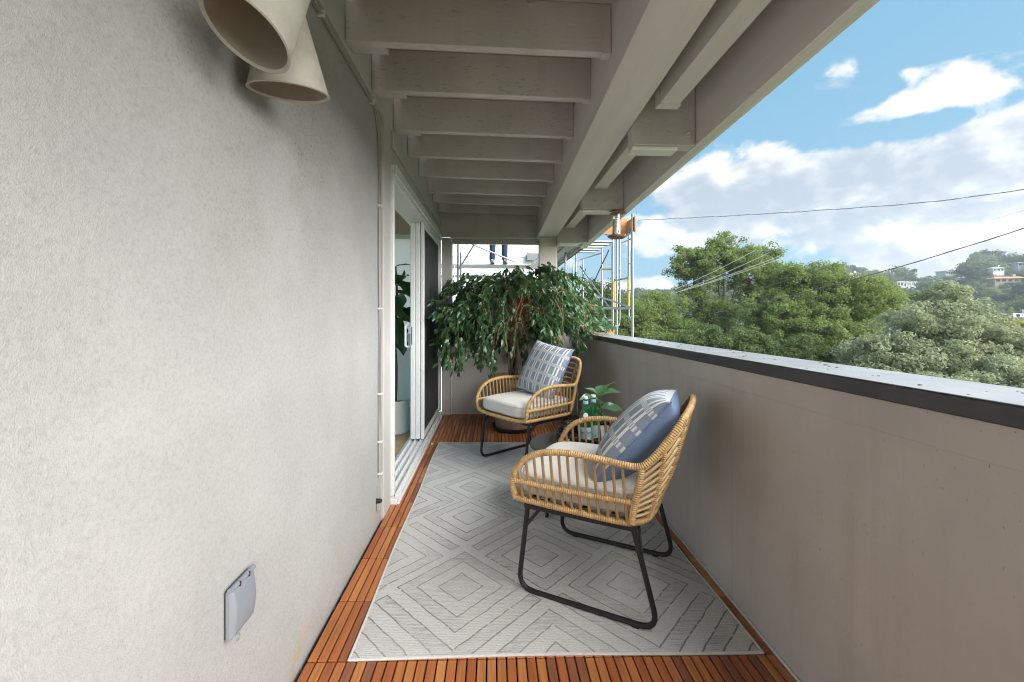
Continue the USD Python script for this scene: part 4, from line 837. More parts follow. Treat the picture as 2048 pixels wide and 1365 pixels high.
# ------------------------------------------------------------------ bird feeder
bf = thing('bird_feeder', 'hanging tube bird feeder with copper brown lid and tray at the end of the fascia', 'bird feeder', (1.03, 3.52, 0))
bz = 1.80
part('lid', lathe([(0, bz + .262), (.012, bz + .26), (.018, bz + .25), (.075, bz + .226), (.078, bz + .220), (.03, bz + .222), (0, bz + .222)], 36), M['copper'], bf)
part('tube', lathe([(.032, bz + .03), (.032, bz + .222), (.030, bz + .222), (.030, bz + .03)], 28), M['clearglass'], bf)
part('seed', lathe([(0, bz + .032), (.029, bz + .032), (.029, bz + .16), (.012, bz + .175), (0, bz + .18)], 24), M['seed'], bf)
part('tray', lathe([(0, bz + .0), (.05, bz + .006), (.072, bz + .018), (.076, bz + .028), (.07, bz + .026), (.048, bz + .014), (0, bz + .012)], 36), M['copper'], bf)
for a in (.4, 2.5, 4.6): part('perch', rod((.06 * math.cos(a), .06 * math.sin(a), bz + .02), (.10 * math.cos(a), .10 * math.sin(a), bz + .055), .003, 6), M['copper'], bf)
part('loop', tube(np.array([[.012 * math.cos(a), 0, bz + .274 + .014 * math.sin(a)] for a in np.linspace(0, 2 * math.pi, 18)[:-1]]), .0025, 6, closed=True), M['copper'], bf)
part('hanger_wire', rod((0, 0, bz + .286), (0, 0, 2.10), .0012, 5), M['darkcable'], bf)

# ------------------------------------------------------------------ ground and hill
RIDGE_R = 360.0
ridge_uv = [(-2500, 640), (200, 620), (1100, 600), (1300, 585), (1500, 560), (1685, 538), (1714, 547), (1743, 545), (1786, 552), (1820, 553), (1844, 558), (1873, 548), (1897, 540), (1932, 529), (1959, 520), (1985, 519), (2010, 521), (2048, 519), (2200, 512), (2700, 520), (4200, 590)]
rp = np.array([math.atan((u - 1024) / F) + YAW for u, v in ridge_uv]); rz_ = np.array([CH + (V0 - v) / F * RIDGE_R * math.cos(p - YAW) for (u, v), p in zip(ridge_uv, rp)]) - 3.5
def ground(x, y):
    x, y = np.asarray(x, float), np.asarray(y, float); R_ = np.hypot(x, y); ph = np.arctan2(x, y)
    top = np.interp(ph, rp, rz_, left=6, right=6)
    base = -6.0 - 9.0 * np.clip((R_ - 6) / 50, 0, 1) ** 1.2
    s = np.clip((R_ - 65) / (RIDGE_R - 65), 0, 1); s = s * s * (3 - 2 * s) * .55 + s * .45
    z = base + (top - base) * s - 18 * np.clip((R_ - RIDGE_R) / 300, 0, 3)
    return z + (meshkit.fbm(np.stack([x / 60, y / 60, 0 * x], -1), 3, 4) - .5) * np.clip((R_ - 60) / 60, 0, 1) * np.clip((RIDGE_R + 5 - R_) / 80, 0, 1) * 9
rr_ = np.r_[0.5, np.geomspace(3, 1400, 90)]; pp_ = np.linspace(-math.pi, math.pi, 241)
Rg, Pg = np.meshgrid(rr_, pp_, indexing='ij'); gx, gy = Rg * np.sin(Pg), Rg * np.cos(Pg)
GV = np.stack([gx, gy, ground(gx, gy)], -1); i, j = np.meshgrid(np.arange(len(rr_) - 1), np.arange(240), indexing='ij')
q = np.stack([i * 241 + j, i * 241 + j + 1, (i + 1) * 241 + j + 1, (i + 1) * 241 + j], -1).reshape(-1, 4)
M['grass'] = mat('dry_hill_grass', (.10, .115, .05), .95, .1, var=.35, vscale=.05, coord='world', detail=6.0)
part('hillside', (GV.reshape(-1, 3), np.vstack([q[:, [0, 2, 1]], q[:, [0, 3, 2]]])), M['grass'], smooth=True, kind='structure')

# ------------------------------------------------------------------ foliage
def leafcards(P, Nrm, L, W, rng):
    n = len(P); a = rng.normal(size=(n, 3)); a -= Nrm * (a * Nrm).sum(1, keepdims=True); a /= np.linalg.norm(a, axis=1, keepdims=True); b = np.cross(Nrm, a)
    l, w = (L * rng.uniform(.7, 1.3, n))[:, None] / 2, (W * rng.uniform(.7, 1.3, n))[:, None] / 2; fold = Nrm * w * .5
    V = np.stack([P - a * l, P + b * w + fold, P + a * l, P - b * w + fold], 1).reshape(-1, 3); k = np.arange(n)[:, None] * 4
    return V, np.vstack([k + [0, 1, 2], k + [0, 2, 3]])
def crown(blobs, nclump, per, rc, L, W, rng, flat=.65, shell=.55):
    """Leaves gathered in clumps that fill the outer part of every blob (centre, radii)."""
    vol = np.array([np.prod(b[1]) ** (2 / 3) for b in blobs]); pick = rng.choice(len(blobs), nclump, p=vol / vol.sum()); P, Nn, C = [], [], []
    for k in pick:
        c, r = np.asarray(blobs[k][0], float), np.asarray(blobs[k][1], float); d = rng.normal(size=3); d /= np.linalg.norm(d); d[2] = d[2] if rng.random() < .8 else abs(d[2])
        cc = c + d * r * (rng.uniform(shell, 1.03) if rng.random() < .78 else rng.uniform(1.0, 1.22)); R_ = rc * rng.uniform(.45, 1.45); n = int(per * (R_ / rc) ** 2 * rng.uniform(.6, 1.2)); C.append(cc)
        e = rng.normal(size=(n, 3)); e /= np.linalg.norm(e, axis=1, keepdims=True); rad = rng.uniform(.25, 1, n)[:, None] ** .5
        P.append(cc + e * rad * R_ * np.array([1, 1, flat]) + rng.normal(0, R_ * .12, (n, 3))); m = e * [1, 1, 1.0] + [0, 0, .55] + rng.normal(0, .6, (n, 3)); Nn.append(m / np.linalg.norm(m, axis=1, keepdims=True))
    return leafcards(np.vstack(P), np.vstack(Nn), L, W, rng), np.array(C)
def limbs(base, blobs, C, rng, r0):
    out = []; base = np.asarray(base, float); top = np.mean([b[0] for b in blobs], 0); fork = base + (top - base) * .55
    out.append(tube(spline([base, (base + fork) / 2 + rng.normal(0, .12, 3), fork], 6), np.linspace(r0, r0 * .7, 13), 9)); ends = []
    for b in blobs:
        e = np.asarray(b[0], float); m = (fork + e) / 2 + rng.normal(0, .25, 3) - [0, 0, .1]; out.append(tube(spline([fork, m, e], 6), np.linspace(r0 * .55, r0 * .18, 13), 7)); ends.append(e)
    ends = np.array(ends)
    for c in C[:: max(1, len(C) // 170)]:
        e = ends[np.argmin(np.linalg.norm(ends - c, axis=1))]; m = (e + c) / 2 + rng.normal(0, .12, 3); out.append(tube(spline([e, m, c], 4), np.linspace(r0 * .14, r0 * .03, 9), 5))
    return cat_(*out)
M['oak'] = leafmat('oak_leaves', [(0, (.13, .18, .055)), (.5, (.22, .285, .09)), (.85, (.29, .355, .12)), (1, (.35, .40, .16))], .5, .42, .35)
M['oakdark'] = leafmat('dark_oak_leaves', [(0, (.08, .12, .035)), (.6, (.135, .19, .055)), (1, (.21, .27, .085))], .5, .3, .35)
M['palegrey'] = leafmat('grey_green_leaves', [(0, (.22, .25, .15)), (.5, (.33, .36, .235)), (.9, (.44, .47, .35)), (.975, (.42, .43, .31)), (1, (.40, .20, .10))], .5, .3, .4)
M['yellowcrown'] = leafmat('yellow_crown_leaves', [(0, (.26, .25, .05)), (1, (.42, .38, .08))], .6, .3, .3)
M['greybush'] = leafmat('grey_bush_leaves', [(0, (.07, .085, .055)), (1, (.13, .145, .10))], .6, .2, .3)
M['hillgreen'] = leafmat('hill_green', [(0, (.12, .165, .07)), (.5, (.20, .25, .11)), (1, (.30, .33, .165))], .7, .2, .25)
M['hilldark'] = leafmat('hill_dark_green', [(0, (.05, .075, .05)), (1, (.095, .125, .08))], .7, .15, .25)
M['greybark'] = mat('grey_bark', (.14, .12, .10), .9, .15, var=.3, vscale=6, bump=.5, bscale=12, bdist=.02)
def tree(name, label, blobs, base, seed, leaf, nclump, per, rc, L, W, r0=.2, group=None, **kw):
    rng = np.random.default_rng(seed); t = thing(name, label, 'tree', group=group); cr, C = crown(blobs, nclump, per, rc, L, W, rng, **kw)
    part('trunk', limbs(base, blobs, C, rng, r0), M['greybark'], t, smooth=60); part('crown', cr, M[leaf], t, smooth=False)
    return t
def bl(u, v, d, rx, ry, rz): return (at(u, v, d), (rx, ry, rz))
def foot(u, d): p = at(u, 640, d); return (p[0], p[1], float(ground(p[0], p[1])) - .2)
SH = dict(flat=.55)
tree('oak_tree', 'tall airy green tree rising highest above the parapet cap, right of the scaffold', [bl(1400, 560, 23, 1.2, 1.2, 1.3), bl(1435, 525, 23, 1.2, 1.3, 1.0), bl(1500, 560, 23.5, 1.5, 1.4, 1.3), bl(1385, 508, 22.8, .85, .8, .55), bl(1360, 535, 22.8, .55, .8, .55), bl(1535, 515, 23.5, .65, .7, .65), bl(1560, 560, 23, 1.0, .9, .9), bl(1545, 620, 22.5, 1.3, 1.2, 1.3), bl(1420, 640, 22.5, 1.5, 1.5, 1.2), bl(1450, 490, 23, .8, .9, .55), bl(1490, 515, 23, .7, .9, .6)], foot(1450, 23), 31, 'oak', 800, 58, .27, .125, .075, .22, shell=.4)
tree('oak_tree', 'broad rounded green oak in the middle of the view over the parapet', [bl(1640, 590, 19, 1.5, 1.6, 1.2), bl(1560, 640, 18.5, 1.4, 1.5, 1.2), bl(1720, 610, 18.5, 1.3, 1.5, 1.0), bl(1640, 680, 17.5, 1.6, 1.4, 1.2), bl(1755, 595, 19, .8, 1.0, .7), bl(1585, 560, 19.3, 1.0, 1.2, .6), bl(1720, 700, 17.0, 1.2, 1.2, 1.0)], foot(1640, 19), 32, 'oak', 1216, 75, 0.238, 0.101, 0.060, .24)
tree('oak_tree', 'low dark green oak just right of the scaffold poles', [bl(1320, 625, 21, 1.1, 1.2, .9), bl(1270, 650, 20, 1.2, 1.2, 1.0), bl(1370, 680, 20, 1.3, 1.2, .9), bl(1300, 700, 19.5, 1.4, 1.2, 1.0)], foot(1320, 20.5), 33, 'oak', 570, 72, 0.245, 0.106, 0.063, .2)
tree('oak_tree', 'green oak seen between the scaffold poles behind the ficus', [bl(1190, 610, 24, 1.4, 1.3, 1.2), bl(1240, 640, 23, 1.1, 1.2, 1.1), bl(1150, 640, 24, 1.1, 1.1, 1.1), bl(1200, 680, 22, 1.5, 1.2, 1.0)], foot(1195, 23.5), 34, 'oakdark', 494, 72, 0.274, 0.123, 0.069, .2)
tree('oak_tree', 'dark green oak low against the parapet cap in front of the rounded oak', [bl(1480, 705, 15.5, 1.2, 1.2, .75), bl(1580, 720, 15, 1.2, 1.2, .7), bl(1660, 735, 14.5, 1.0, 1.1, .6), bl(1400, 690, 16.5, .9, 1.0, .6)], foot(1540, 15.5), 35, 'oakdark', 627, 78, 0.194, 0.090, 0.054, .2)
tree('grey_green_tree', 'pale grey green tree with a pointed top filling the right end of the view', [bl(1890, 606, 12.5, .55, .8, .5), bl(1860, 660, 12, 1.0, 1.2, .65), bl(1960, 680, 12, 1.2, 1.2, .7), bl(1790, 720, 11.5, 1.0, 1.1, .6), bl(1900, 735, 11, 1.3, 1.2, .65), bl(2030, 740, 11.5, 1.1, 1.2, .65), bl(1740, 745, 11.5, .7, .8, .45), bl(2110, 720, 12, 1.1, 1.1, .75)], foot(1900, 12.2), 36, 'palegrey', 1178, 57, 0.180, 0.092, 0.052, .15, shell=.35)
tree('grey_green_tree', 'low pale bush just beyond the right end of the parapet cap', [bl(2050, 775, 9.5, 1.1, 1.0, .4), bl(1930, 785, 9.5, 1.0, 1.0, .35), bl(1820, 775, 10, .8, .8, .35)], foot(1960, 9.6), 37, 'palegrey', 437, 57, 0.151, 0.078, 0.046, .1, shell=.3)
tree('yellow_tree', 'yellow leaved tree at the right edge below the hill', [bl(2010, 662, 62, 2.4, 2.2, 1.3), bl(2050, 668, 62, 2.4, 2.2, 1.6), bl(1990, 674, 61, 1.6, 1.6, 1.0)], foot(2020, 62), 38, 'yellowcrown', 120, 90, .8, .3, .2, .3)
tree('grey_tree', 'dark grey green tree under the yellow tree at the right edge', [bl(2035, 692, 45, 1.9, 1.8, 1.1), bl(2065, 690, 45, 1.8, 1.6, 1.4)], foot(2040, 45), 39, 'greybush', 110, 100, .6, .22, .12, .25)

# ------------------------------------------------------------------ houses on the hill
M['hwhite'] = mat('white_render', (.72, .72, .70), .7, .3); M['htan'] = mat('tan_render', (.50, .36, .25), .7, .3); M['hgrey'] = mat('grey_roof', (.30, .30, .31), .7, .3); M['hpale'] = mat('pale_roof', (.58, .57, .55), .7, .3); M['horange'] = mat('tile_roof', (.48, .27, .18), .8, .2); M['hglass'] = mat('dark_window_glass', (.03, .035, .045), .15, .6)
HOMES = []
def on_hill(u, v, h):                                       # where the sight line through the eaves meets a house of height h standing on the slope
    r_ = ray(u, v); k = math.hypot(r_[0], r_[1])
    for R_ in np.arange(70, RIDGE_R - 14, 2.0):
        p = at(u, v, R_ / k)
        if p[2] - float(ground(p[0], p[1])) < h + .4: break
    return p
def house(label, u, v, d, w, dep, h, rz, wallm, roofm, flat=False, nwin=4, deck_=False, veranda=False):
    c = on_hill(u, v - 3, h); f_ = math.hypot(c[0], c[1]) / d / math.hypot(*ray(u, v)[:2]); w, dep, h = w * f_ * .95, dep * f_ * .9, h * f_ * .85; HOMES.append((c, w)); t = thing('hill_house', label, 'house', (c[0], c[1], c[2] - h), rz)
    part('wall', box(-w / 2, w / 2, -dep / 2, dep / 2, -2.2, h), M[wallm], t)
    if flat: rf = part('roof', box(-w / 2 - .5, w / 2 + .5, -dep / 2 - .5, dep / 2 + .5, h + .002, h + .4), M[roofm], t)
    else:
        a = .5; y = dep / 2 + a; x = w / 2 + a; hh = h + .01; V = np.array([(-x, -y, hh), (x, -y, hh), (x, y, hh), (-x, y, hh), (-x + dep * .35, 0, hh + dep * .2), (x - dep * .35, 0, hh + dep * .2)])
        rf = part('roof', (V, np.array([(0, 1, 5), (0, 5, 4), (1, 2, 5), (2, 3, 4), (2, 4, 5), (3, 0, 4), (0, 2, 1), (0, 3, 2)])), M[roofm], t, smooth=False)
        part('chimney', box(w * .2, w * .2 + .8, -.4, .4, h + .2, h + dep * .2 + .9), M[wallm], rf)
    for k in range(nwin):
        x = -w / 2 + w * (k + .5) / nwin; wd = w / nwin * .3
        fw_ = part('window', box(x - wd, x + wd, -dep / 2 - .06, -dep / 2 - .003, h * .28, h * .80), M['hglass'], t); part('frame', box(x - wd - .1, x + wd + .1, -dep / 2 - .1, -dep / 2 - .004, h * .22, h * .275), M['hwhite'], fw_)
    if deck_:
        part('deck', box(-w * .2, w * .42, -dep / 2 - 2.5, -dep / 2 - .12, -.3, .0), M['greybox'], t)
        for k in range(4): part('deck_post', box(-w * .18 + k * w * .14, -w * .18 + k * w * .14 + .25, -dep / 2 - 2.4, -dep / 2 - 2.1, -4, -.302), M['greybox'], t)
    if veranda:
        for k in range(6): part('column', box(-w / 2 + k * (w / 5) - .12, -w / 2 + k * (w / 5) + .12, -dep / 2 - 1.6, -dep / 2 - 1.36, -2, h), M['hwhite'], t)
    return t
house('long low white veranda house below the ridge, right of the rounded oak', 1801, 569, 165, 8.8, 5, 1.9, .1, 'hwhite', 'hpale', True, 6, veranda=True)
house('tan house with orange roof and dark deck halfway up the hill', 2012, 561, 215, 12.5, 6, 2.6, -.35, 'htan', 'horange', False, 5, True)
house('long white house on the ridge to the right of the saddle', 1895, 548, 335, 17, 7, 2.6, .25, 'hwhite', 'hpale', True, 6)
house('pale house on the ridge just left of the dark power line', 1703, 552, 320, 9.5, 7, 2.6, -.1, 'hwhite', 'hgrey', False, 3)
house('small white house among the dark trees high on the hill', 1990, 541, 300, 7, 6, 2.6, -.2, 'hwhite', 'hpale', False, 3)
house('white house near the hill crest at the right edge', 2046, 530, 325, 11, 7, 2.8, -.3, 'hwhite', 'hpale', True, 4)
house('pale roofed house low at the right edge above the yellow tree', 2034, 638, 95, 5.5, 5, 1.6, -.4, 'hwhite', 'hpale', False, 3)
house('grey roofed house half hidden below the long ridge house', 1928, 560, 280, 6, 6, 2.2, .1, 'hwhite', 'hgrey', False, 2)

# the wooded hill
rng = np.random.default_rng(77)
wood = UsdGeom.PointInstancer.Define(stage, '/World/hillside_wood'); tag(wood, kind='stuff')
UsdGeom.Scope.Define(stage, '/World/hillside_wood/kinds'); protos = []
for k in range(6):
    (v, f), _ = crown([((0, 0, .55), (.85, .85, .5)), ((rng.uniform(-.4, .4), rng.uniform(-.4, .4), .8), (.5, .5, .38))], 26, 26, .34, .19, .13, rng)
    m_ = part('clump', (v, f), M['hilldark' if k % 3 == 2 else 'hillgreen'], '/World/hillside_wood/kinds', smooth=False); protos.append(m_.GetPath())
wood.CreatePrototypesRel().SetTargets(protos)
n = 7600; ph = np.where(rng.random(n) < .72, np.arctan((rng.uniform(1080, 2350, n) - 1024) / F) + YAW, rng.uniform(1.02, 1.75, n)); R_ = 55 + (RIDGE_R + 2 - 55) * rng.uniform(0, 1, n) ** .75
px, py = R_ * np.sin(ph), R_ * np.cos(ph); pz = ground(px, py) - .4
keep = meshkit.noise(np.stack([px / 16, py / 16, 0 * px], -1), 9) > .17; 
for c, w in HOMES:
    hr = math.hypot(c[0], c[1]); dx, dy = c[0] / hr, c[1] / hr; al = px * dx + py * dy; la = np.abs(px * dy - py * dx)
    keep &= ~((la < w * .62 + 1.5) & (al < hr + w * .35 + 2) & (al > hr - 16 - w * .4)) | ((la < w * .62) & (al < hr - 6) & (al > hr - 12) & (rng.random(n) < .15))
px, py, pz, R_ = px[keep], py[keep], pz[keep], R_[keep]; n = len(px)
low = np.zeros(len(px), bool)
for c, w in HOMES:
    hr = math.hypot(c[0], c[1]); dx, dy = c[0] / hr, c[1] / hr; al = px * dx + py * dy; la = np.abs(px * dy - py * dx); low |= (la < w * .75 + 1) & (al < hr) & (al > hr - 95)
sc_ = np.where(low, .42, 1.0) * rng.uniform(2.2, 4.6, n) * (1 + .5 * (rng.random(n) < .15)) * np.where(R_ > 345, .62, 1.0)
wood.CreatePositionsAttr(Vt.Vec3fArray.FromNumpy(np.stack([px, py, pz], 1).astype(np.float32))); wood.CreateProtoIndicesAttr(Vt.IntArray.FromNumpy(rng.integers(0, 6, n).astype(np.int32)))
wood.CreateScalesAttr(Vt.Vec3fArray.FromNumpy(np.stack([sc_, sc_, sc_ * rng.uniform(.7, 1.25, n)], 1).astype(np.float32)))
aa = rng.uniform(0, 6.28, n); wood.CreateOrientationsAttr(Vt.QuathArray([Gf.Quath(math.cos(a / 2), 0, 0, math.sin(a / 2)) for a in aa]))
def ridge_tree(label, u, v, d, rx, rz, seed, leaf='hilldark', trunk=3.0, name='ridge_tree'):
    r_ = ray(u, v); c = at(u, v, d / math.hypot(r_[0], r_[1])); b = (c[0], c[1], c[2] - rz - trunk)
    tree(name, label, [((c[0], c[1], c[2]), (rx, rx, rz)), ((c[0] + rx * .5, c[1], c[2] - rz * .25), (rx * .6, rx * .6, rz * .7)), ((c[0] - rx * .6, c[1], c[2] - rz * .3), (rx * .5, rx * .5, rz * .6))], b, seed, leaf, 46, 60, rx * .3, rx * .17, rx * .12, .35)
ridge_tree('broad dark tree on the highest crest of the hill', 1976, 517, 352, 6.5, 3.4, 51)
ridge_tree('thin flat topped pine leaning above the left end of the hill crest', 1959, 508, 352, 1.9, .7, 52, trunk=4)
ridge_tree('pointed dark tree on the saddle of the hill ridge', 1818, 550, 350, 3.2, 3.6, 53)
ridge_tree('small pointed dark tree on the ridge left of the saddle', 1723, 545, 350, 2.6, 2.8, 54)
ridge_tree('round green tree at the left end of the hill ridge', 1700, 542, 348, 4.6, 2.8, 55, 'hillgreen')
ridge_tree('tall dark tree standing halfway up the hill left of the tan house', 1935, 563, 250, 4.0, 6.2, 56)
ridge_tree('dark tree on the hill crest toward the right edge', 2022, 535, 330, 5.5, 4.2, 57)

# ------------------------------------------------------------------ overhead lines
def line(label, pts, r, m_, sag=.0, twist=0):
    t = thing('power_line', label, 'power line'); a, b = at(*pts[0]), at(*pts[-1])
    if len(pts) == 2: p = [a + (b - a) * s - np.array([0, 0, sag * 4 * s * (1 - s)]) for s in np.linspace(0, 1, 24)]
    else: p = spline([at(*x) for x in pts], 10)
    p = np.array(p); part('wire', tube(p, r, 6), M[m_], t)
    if twist:
        q = resample(p, .25); k = np.arange(len(q)); off = np.stack([0 * k, 0 * k, np.sin(k * .9) * twist], 1); part('service_wire', tube(q + off, r * .55, 5), M[m_], t)
    return t
line('dark power line crossing the clouds from the scaffold top to the right edge', [(1276, 441, 26), (1480, 431, 23), (1700, 417, 20), (1880, 402, 17.5), (2120, 366, 15), (2420, 290, 12), (3300, 60, 9)], .010, 'darkcable', twist=.028)
line('thick dark power line slanting from the tall tree up to the right edge', [(1420, 629, 17), (1560, 597, 16), (1720, 556, 15), (1880, 510, 14), (2120, 434, 12.5), (2500, 310, 10), (3300, 90, 8)], .014, 'darkcable', twist=.016)
line('faint thin wire in the sky at the right edge below the upper power line', [(1985, 440, 40), (2500, 283, 32)], .010, 'darkcable')
for i_, (a_, b_, w_) in enumerate((((1352, 578), (1512, 500), 'topmost'), ((1352, 586), (1540, 505), 'second from the top'), ((1358, 584), (1560, 512), 'third from the top'), ((1360, 583.5), (1562, 517), 'lowest'))):
    line(f'pale thin wire before the tall airy tree, {w_} of the four', [(*a_, 18.5), (*b_, 17)], .009, 'palecable', .05)
line('grey thin wire crossing the rounded oak above the thick power line', [(1372, 612, 16.5), (1660, 533, 15)], .008, 'darkcable', .1)

# ------------------------------------------------------------------ neighbouring wing and scaffold
nb = thing('neighbour_wing', 'white panelled wing of the building beyond the end of the deck', 'building')
NY = 12.6
for k in range(9):
    x0 = -4.0 + k * .64
    if x0 + .64 > 1.75: break
    part('panel', box(x0 + .004, x0 + .636, NY, NY + .1, -6, 2.86), M['whitesiding'], nb); part('panel', box(x0 + .004, x0 + .636, NY, NY + .1, 2.98, 6.5), M['whitesiding'], nb)
part('backing_wall', box(-4, 1.70, NY + .101, NY + 6, -8, 6.5), M['whitesiding'], nb)
part('trim_band', box(-4, 1.72, NY - .03, NY + .1, 2.862, 2.92), M['vinyl'], nb); part('trim_band', box(-4, 1.72, NY - .015, NY + .1, 2.921, 2.978), M['whitesiding'], nb)
part('trim_band', box(-4, 1.0, NY - .035, NY - .002, 2.26, 2.31), M['greybox'], nb)
part('shade_box', box(.98, 1.50, NY - .32, NY - .005, 2.73, 2.93), M['greybox'], nb)
vt = part('vent', box(.02, .36, NY - .22, NY - .005, 1.92, 2.25), M['greybox'], nb)
for k in range(6): part('louvre', box(.03, .35, NY - .245, NY - .222, 1.94 + k * .05, 1.965 + k * .05), M['alu'], vt)

sc_t = thing('scaffold', 'galvanised tube scaffold with yellow braces beyond the end of the deck', 'scaffold')
def pole(u, d, vt_, vb_, r=.0225, m_='alu', to_ground=False):
    a, b = at(u, vt_, d), at(u, vb_, d)
    if to_ground: b[2] = float(ground(b[0], b[1])) - .1
    return part('standard', rod(a, b, r, 10), M[m_], sc_t)
def bar(a, b, r=.019, m_='alu', name='brace'): return part(name, rod(at(*a), at(*b), r, 8), M[m_], sc_t)
pole(1265, 6.7, 428, 0, to_ground=True); pole(1225.5, 8.0, 455, 0, .0235, to_ground=True); pole(1233.5, 7.5, 470, 0, .017, to_ground=True); pole(1239.5, 7.6, 470, 640, .013)
pole(1257.5, 6.85, 462, 556, .0165); pole(1204.5, 8.6, 484, 632, .018); pole(1166, 10.3, 520, 0, .019, to_ground=True); pole(1152.5, 9.2, 488, 0, .02, to_ground=True); pole(1146, 11.4, 530, 660, .015)
part('ledger_tube', tube(spline([at(1204.5, 630, 8.6), at(1206, 637, 8.58), at(1212, 640, 8.5), at(1224, 640.5, 8.1)], 6), .018, 8), M['alu'], sc_t)
part('ledger_tube', tube(spline([at(1257.5, 616, 6.85), at(1258, 632, 6.85), at(1260, 637, 6.8), at(1263, 638, 6.72)], 6), .017, 8), M['alu'], sc_t)
part('ledger_tube', tube(spline([at(1239.5, 640, 7.6), at(1238, 650, 7.6), at(1234, 654, 7.52)], 6), .013, 8), M['alu'], sc_t)
for a, b, m_ in (((1257.5, 553, 6.85), (1257.5, 616, 6.85), 'yellowtube'), ((1229, 561, 7.9), (1229.5, 615, 7.9), 'yellowtube')): part('yellow_upright', rod(at(*a), at(*b), .021, 8), M[m_], sc_t)
bar((1229, 562, 7.9), (1257, 556, 6.85), .014, 'copper', 'rung'); bar((1204, 539, 8.6), (1224, 539, 8.0), .017, 'yellowtube', 'rung')
for v in (528, 581): bar((1257.5, v, 6.85), (1264, v, 6.7), .010, 'alu', 'rung')
for v in (538, 586): bar((1233, v, 7.5), (1239, v, 7.6), .010, 'alu', 'rung')
bar((1166, 617, 8.2), (1263, 617, 6.7), .021); bar((1166, 582, 8.2), (1263, 616, 6.7), .017); bar((1160, 533, 8.4), (1219, 616, 7.3), .012); bar((1172, 537, 8.8), (1158, 576, 8.8), .009, 'darktube'); bar((1218, 500, 8.0), (1178, 585, 9.0), .011, 'darktube')
bar((1205, 506, 8.6), (1160, 520, 9.5), .014); bar((1244, 477, 7.4), (1264, 465, 6.7), .018, 'alu', 'rung'); bar((1244, 486, 7.4), (1264, 477, 6.7), .013, 'alu', 'rung'); bar((1190, 490, 8.9), (1226, 490, 8.0), .016, 'alu', 'rung')
# walking planks along the side of the building and across the far end
for k, (x0, x1) in enumerate(((1.02, 1.30), (1.32, 1.60), (1.62, 1.76))):
    pl = part('plank', skew(box(x0, x1, 7.4, 12.3, 2.47, 2.51, .004)), M['planks'], sc_t)
    for xx in (x0 + .012, x1 - .03): part('plank_edge', box(xx, xx + .018, 7.4, 12.3, 2.43, 2.469), M['alu'], pl)
for k in range(3): part('plank', box(-3.0, 1.0, 10.93 + .3 * k, 11.2 + .3 * k, 2.425, 2.455, .004), M['planks'], sc_t)
for k in range(5):
    y = 7.5 + k * .32; part('plank_rib', box(1.77, 2.14, y, y + .13, 2.455, 2.48), M['planks'], sc_t)
part('toe_board', box(1.78, 2.20, 6.9, 6.93, 2.48, 2.74, .003), M['ply'], sc_t); part('toe_board', box(2.205, 2.23, 6.55, 6.93, 2.47, 2.70, .003), M['ply'], sc_t)
bar((945, 489, 10.3), (1030, 524, 10.3), .021); bar((948, 490, 10.5), (917, 540, 10.5), .019, 'darktube'); pole(916, 10.6, 470, 0, .024, 'darktube', True); pole(909, 10.9, 470, 600, .016, 'vinyl'); pole(921.5, 9.5, 505, 590, .018, 'darktube')
pole(1131, 9.0, 488, 0, .022, 'alu', True)
bk = thing('orange_board', 'reddish board standing by the foot of the scaffold poles beyond the parapet cap', 'board')
p = at(1221, 660, 7.9); part('panel', box(p[0] - .07, p[0] + .075, p[1], p[1] + .03, p[2] - 1.2, p[2] + .06, .004), M['ply'], bk)

# ------------------------------------------------------------------ the worker on the scaffold
def body(bones, r_, refine=.035):
    out = None
    for a, b in bones:
        (pa, ra), (pb, rb) = r_[a], r_[b]
        sp1, sp2 = m3.Manifold.sphere(ra, 20).translate(tuple(map(float, pa))), m3.Manifold.sphere(rb, 20).translate(tuple(map(float, pb))); h = m3.Manifold.batch_hull([sp1, sp2]); out = h if out is None else out + h
    m_ = out.refine_to_length(refine).to_mesh(); t = trimesh.Trimesh(m_.vert_properties[:, :3], m_.tri_verts, process=True); trimesh.smoothing.filter_taubin(t, iterations=12); return np.array(t.vertices), np.array(t.faces)
wp = at(997, 531, 11.0); WX, WY, WZ = wp[0], wp[1], 2.4555
pr_ = thing('person', 'person in dark blue jeans and grey boots standing on the far scaffold planks', 'person', (WX, WY, WZ), .12)
J = {}
for s, n_ in ((-1, 'l'), (1, 'r')):
    x = .165 * s
    J |= {'hip' + n_: ((.09 * s, .0, .93), .095), 'kn' + n_: ((x * .95, -.03, .50), .068), 'an' + n_: ((x, .01, .10), .045), 'sh' + n_: ((.19 * s, .02, 1.42), .055), 'el' + n_: ((.27 * s, .0, 1.14), .042), 'wr' + n_: ((.25 * s, -.16, .96), .03), 'ha' + n_: ((.245 * s, -.22, .93), .036)}
J |= {'pel': ((0, .01, .97), .125), 'wst': ((0, .0, 1.12), .115), 'cst': ((0, .02, 1.34), .13), 'nk': ((0, .015, 1.49), .055), 'hd': ((0, -.01, 1.62), .095), 'hd2': ((0, -.02, 1.68), .098)}
part('body', body([('wst', 'cst'), ('cst', 'nk'), ('nk', 'hd'), ('hd', 'hd2'), ('shl', 'ell'), ('ell', 'wrl'), ('wrl', 'hal'), ('shr', 'elr'), ('elr', 'wrr'), ('wrr', 'har'), ('pel', 'wst'), ('hipl', 'knl'), ('knl', 'anl'), ('hipr', 'knr'), ('knr', 'anr'), ('pel', 'hipl'), ('pel', 'hipr'), ('shl', 'cst'), ('shr', 'cst')], J), M['skin'], pr_, smooth=60)
K = {k: (v[0], v[1] + .014) for k, v in J.items()}
for n_ in 'lr': K['cf' + n_] = ((J['an' + n_][0][0], .01, .15), .074)
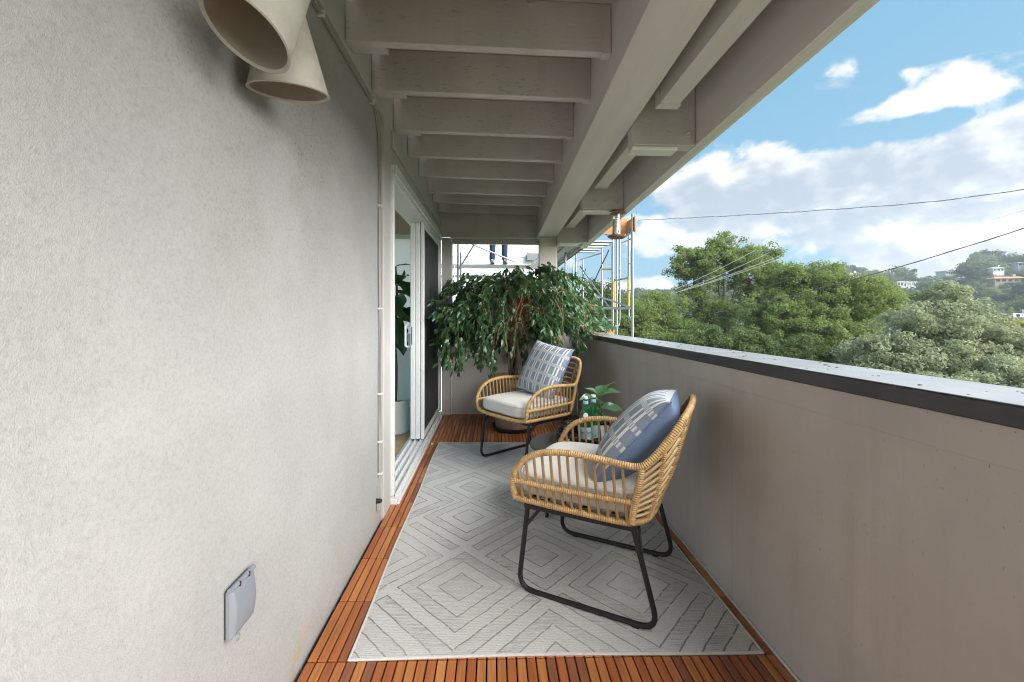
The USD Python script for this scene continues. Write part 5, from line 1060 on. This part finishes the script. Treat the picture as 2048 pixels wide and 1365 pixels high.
part('jeans', body([('pel', 'hipl'), ('pel', 'hipr'), ('hipl', 'knl'), ('knl', 'cfl'), ('hipr', 'knr'), ('knr', 'cfr'), ('pel', 'wst')], K, .03), M['denim'], pr_, smooth=60)
K2 = {k: (np.array(v[0]) + [0, 0, .0], v[1] + .022) for k, v in J.items()}
part('shirt', body([('wst', 'cst'), ('shl', 'ell'), ('shr', 'elr'), ('shl', 'cst'), ('shr', 'cst')], K2, .03), M['shirt'], pr_, smooth=60)
part('hard_hat', xf(lathe([(.115, .0), (.150, -.006), (.148, .004), (.122, .012), (.115, .06), (.085, .105), (.04, .128), (0, .132)], 28), t=(0, -.02, 1.69)), M['helmet'], pr_)
for s in (-1, 1):
    x = .165 * s; B = {'a': ((x, .02, .19), .056), 'b': ((x, .02, .07), .056), 'h': ((x, .035, .045), .045), 'm': ((x, -.10, .045), .047), 't': ((x + .01 * s, -.175, .038), .038)}
    bt = part('boot', body([('a', 'b'), ('b', 'h'), ('h', 'm'), ('b', 'm'), ('m', 't')], B, .02), M['boot'], pr_, smooth=60); part('sole', box(x - .05, x + .05, -.21, .085, 0, .018, .004), M['rubber'], bt)
    for k in range(4): part('lace', rod((x - .03, -.04 - .012 * k, .125 - .016 * k), (x + .03, -.04 - .012 * k, .125 - .016 * k), .004, 5), M['cream'], bt)

# ------------------------------------------------------------------ the air: a thin haze over the valley
hz = look('valley_haze', {'v': ('principled_volume', {'color': (.80, .87, .95), 'density': .0006, 'anisotropy': .2})}, [], volume='v.volume')
part('haze', box(-60, 460, -40, 460, -45, 80), hz, smooth=False, kind='stuff')

for prefix, g in (('rattan_armchair', 'rattan armchairs on the balcony rug'), ('throw_pillow', 'blue plaid pillows in the armchairs'), ('bottle', 'green bottles in the tray'), ('tumbler', 'clear tumblers in the tray'), ('hill_house', 'houses on the far hill'),
                  ('oak_tree', 'green oaks beyond the parapet'), ('grey_green_tree', 'pale grey green trees at the right end'), ('ridge_tree', 'dark trees on the hill'), ('power_line', 'overhead lines across the view')):
    for p in stage.GetPrimAtPath('/World').GetChildren():
        if p.GetName() == prefix or (p.GetName().startswith(prefix + '_') and p.GetName()[len(prefix) + 1:].isdigit()): p.SetCustomDataByKey('group', g)
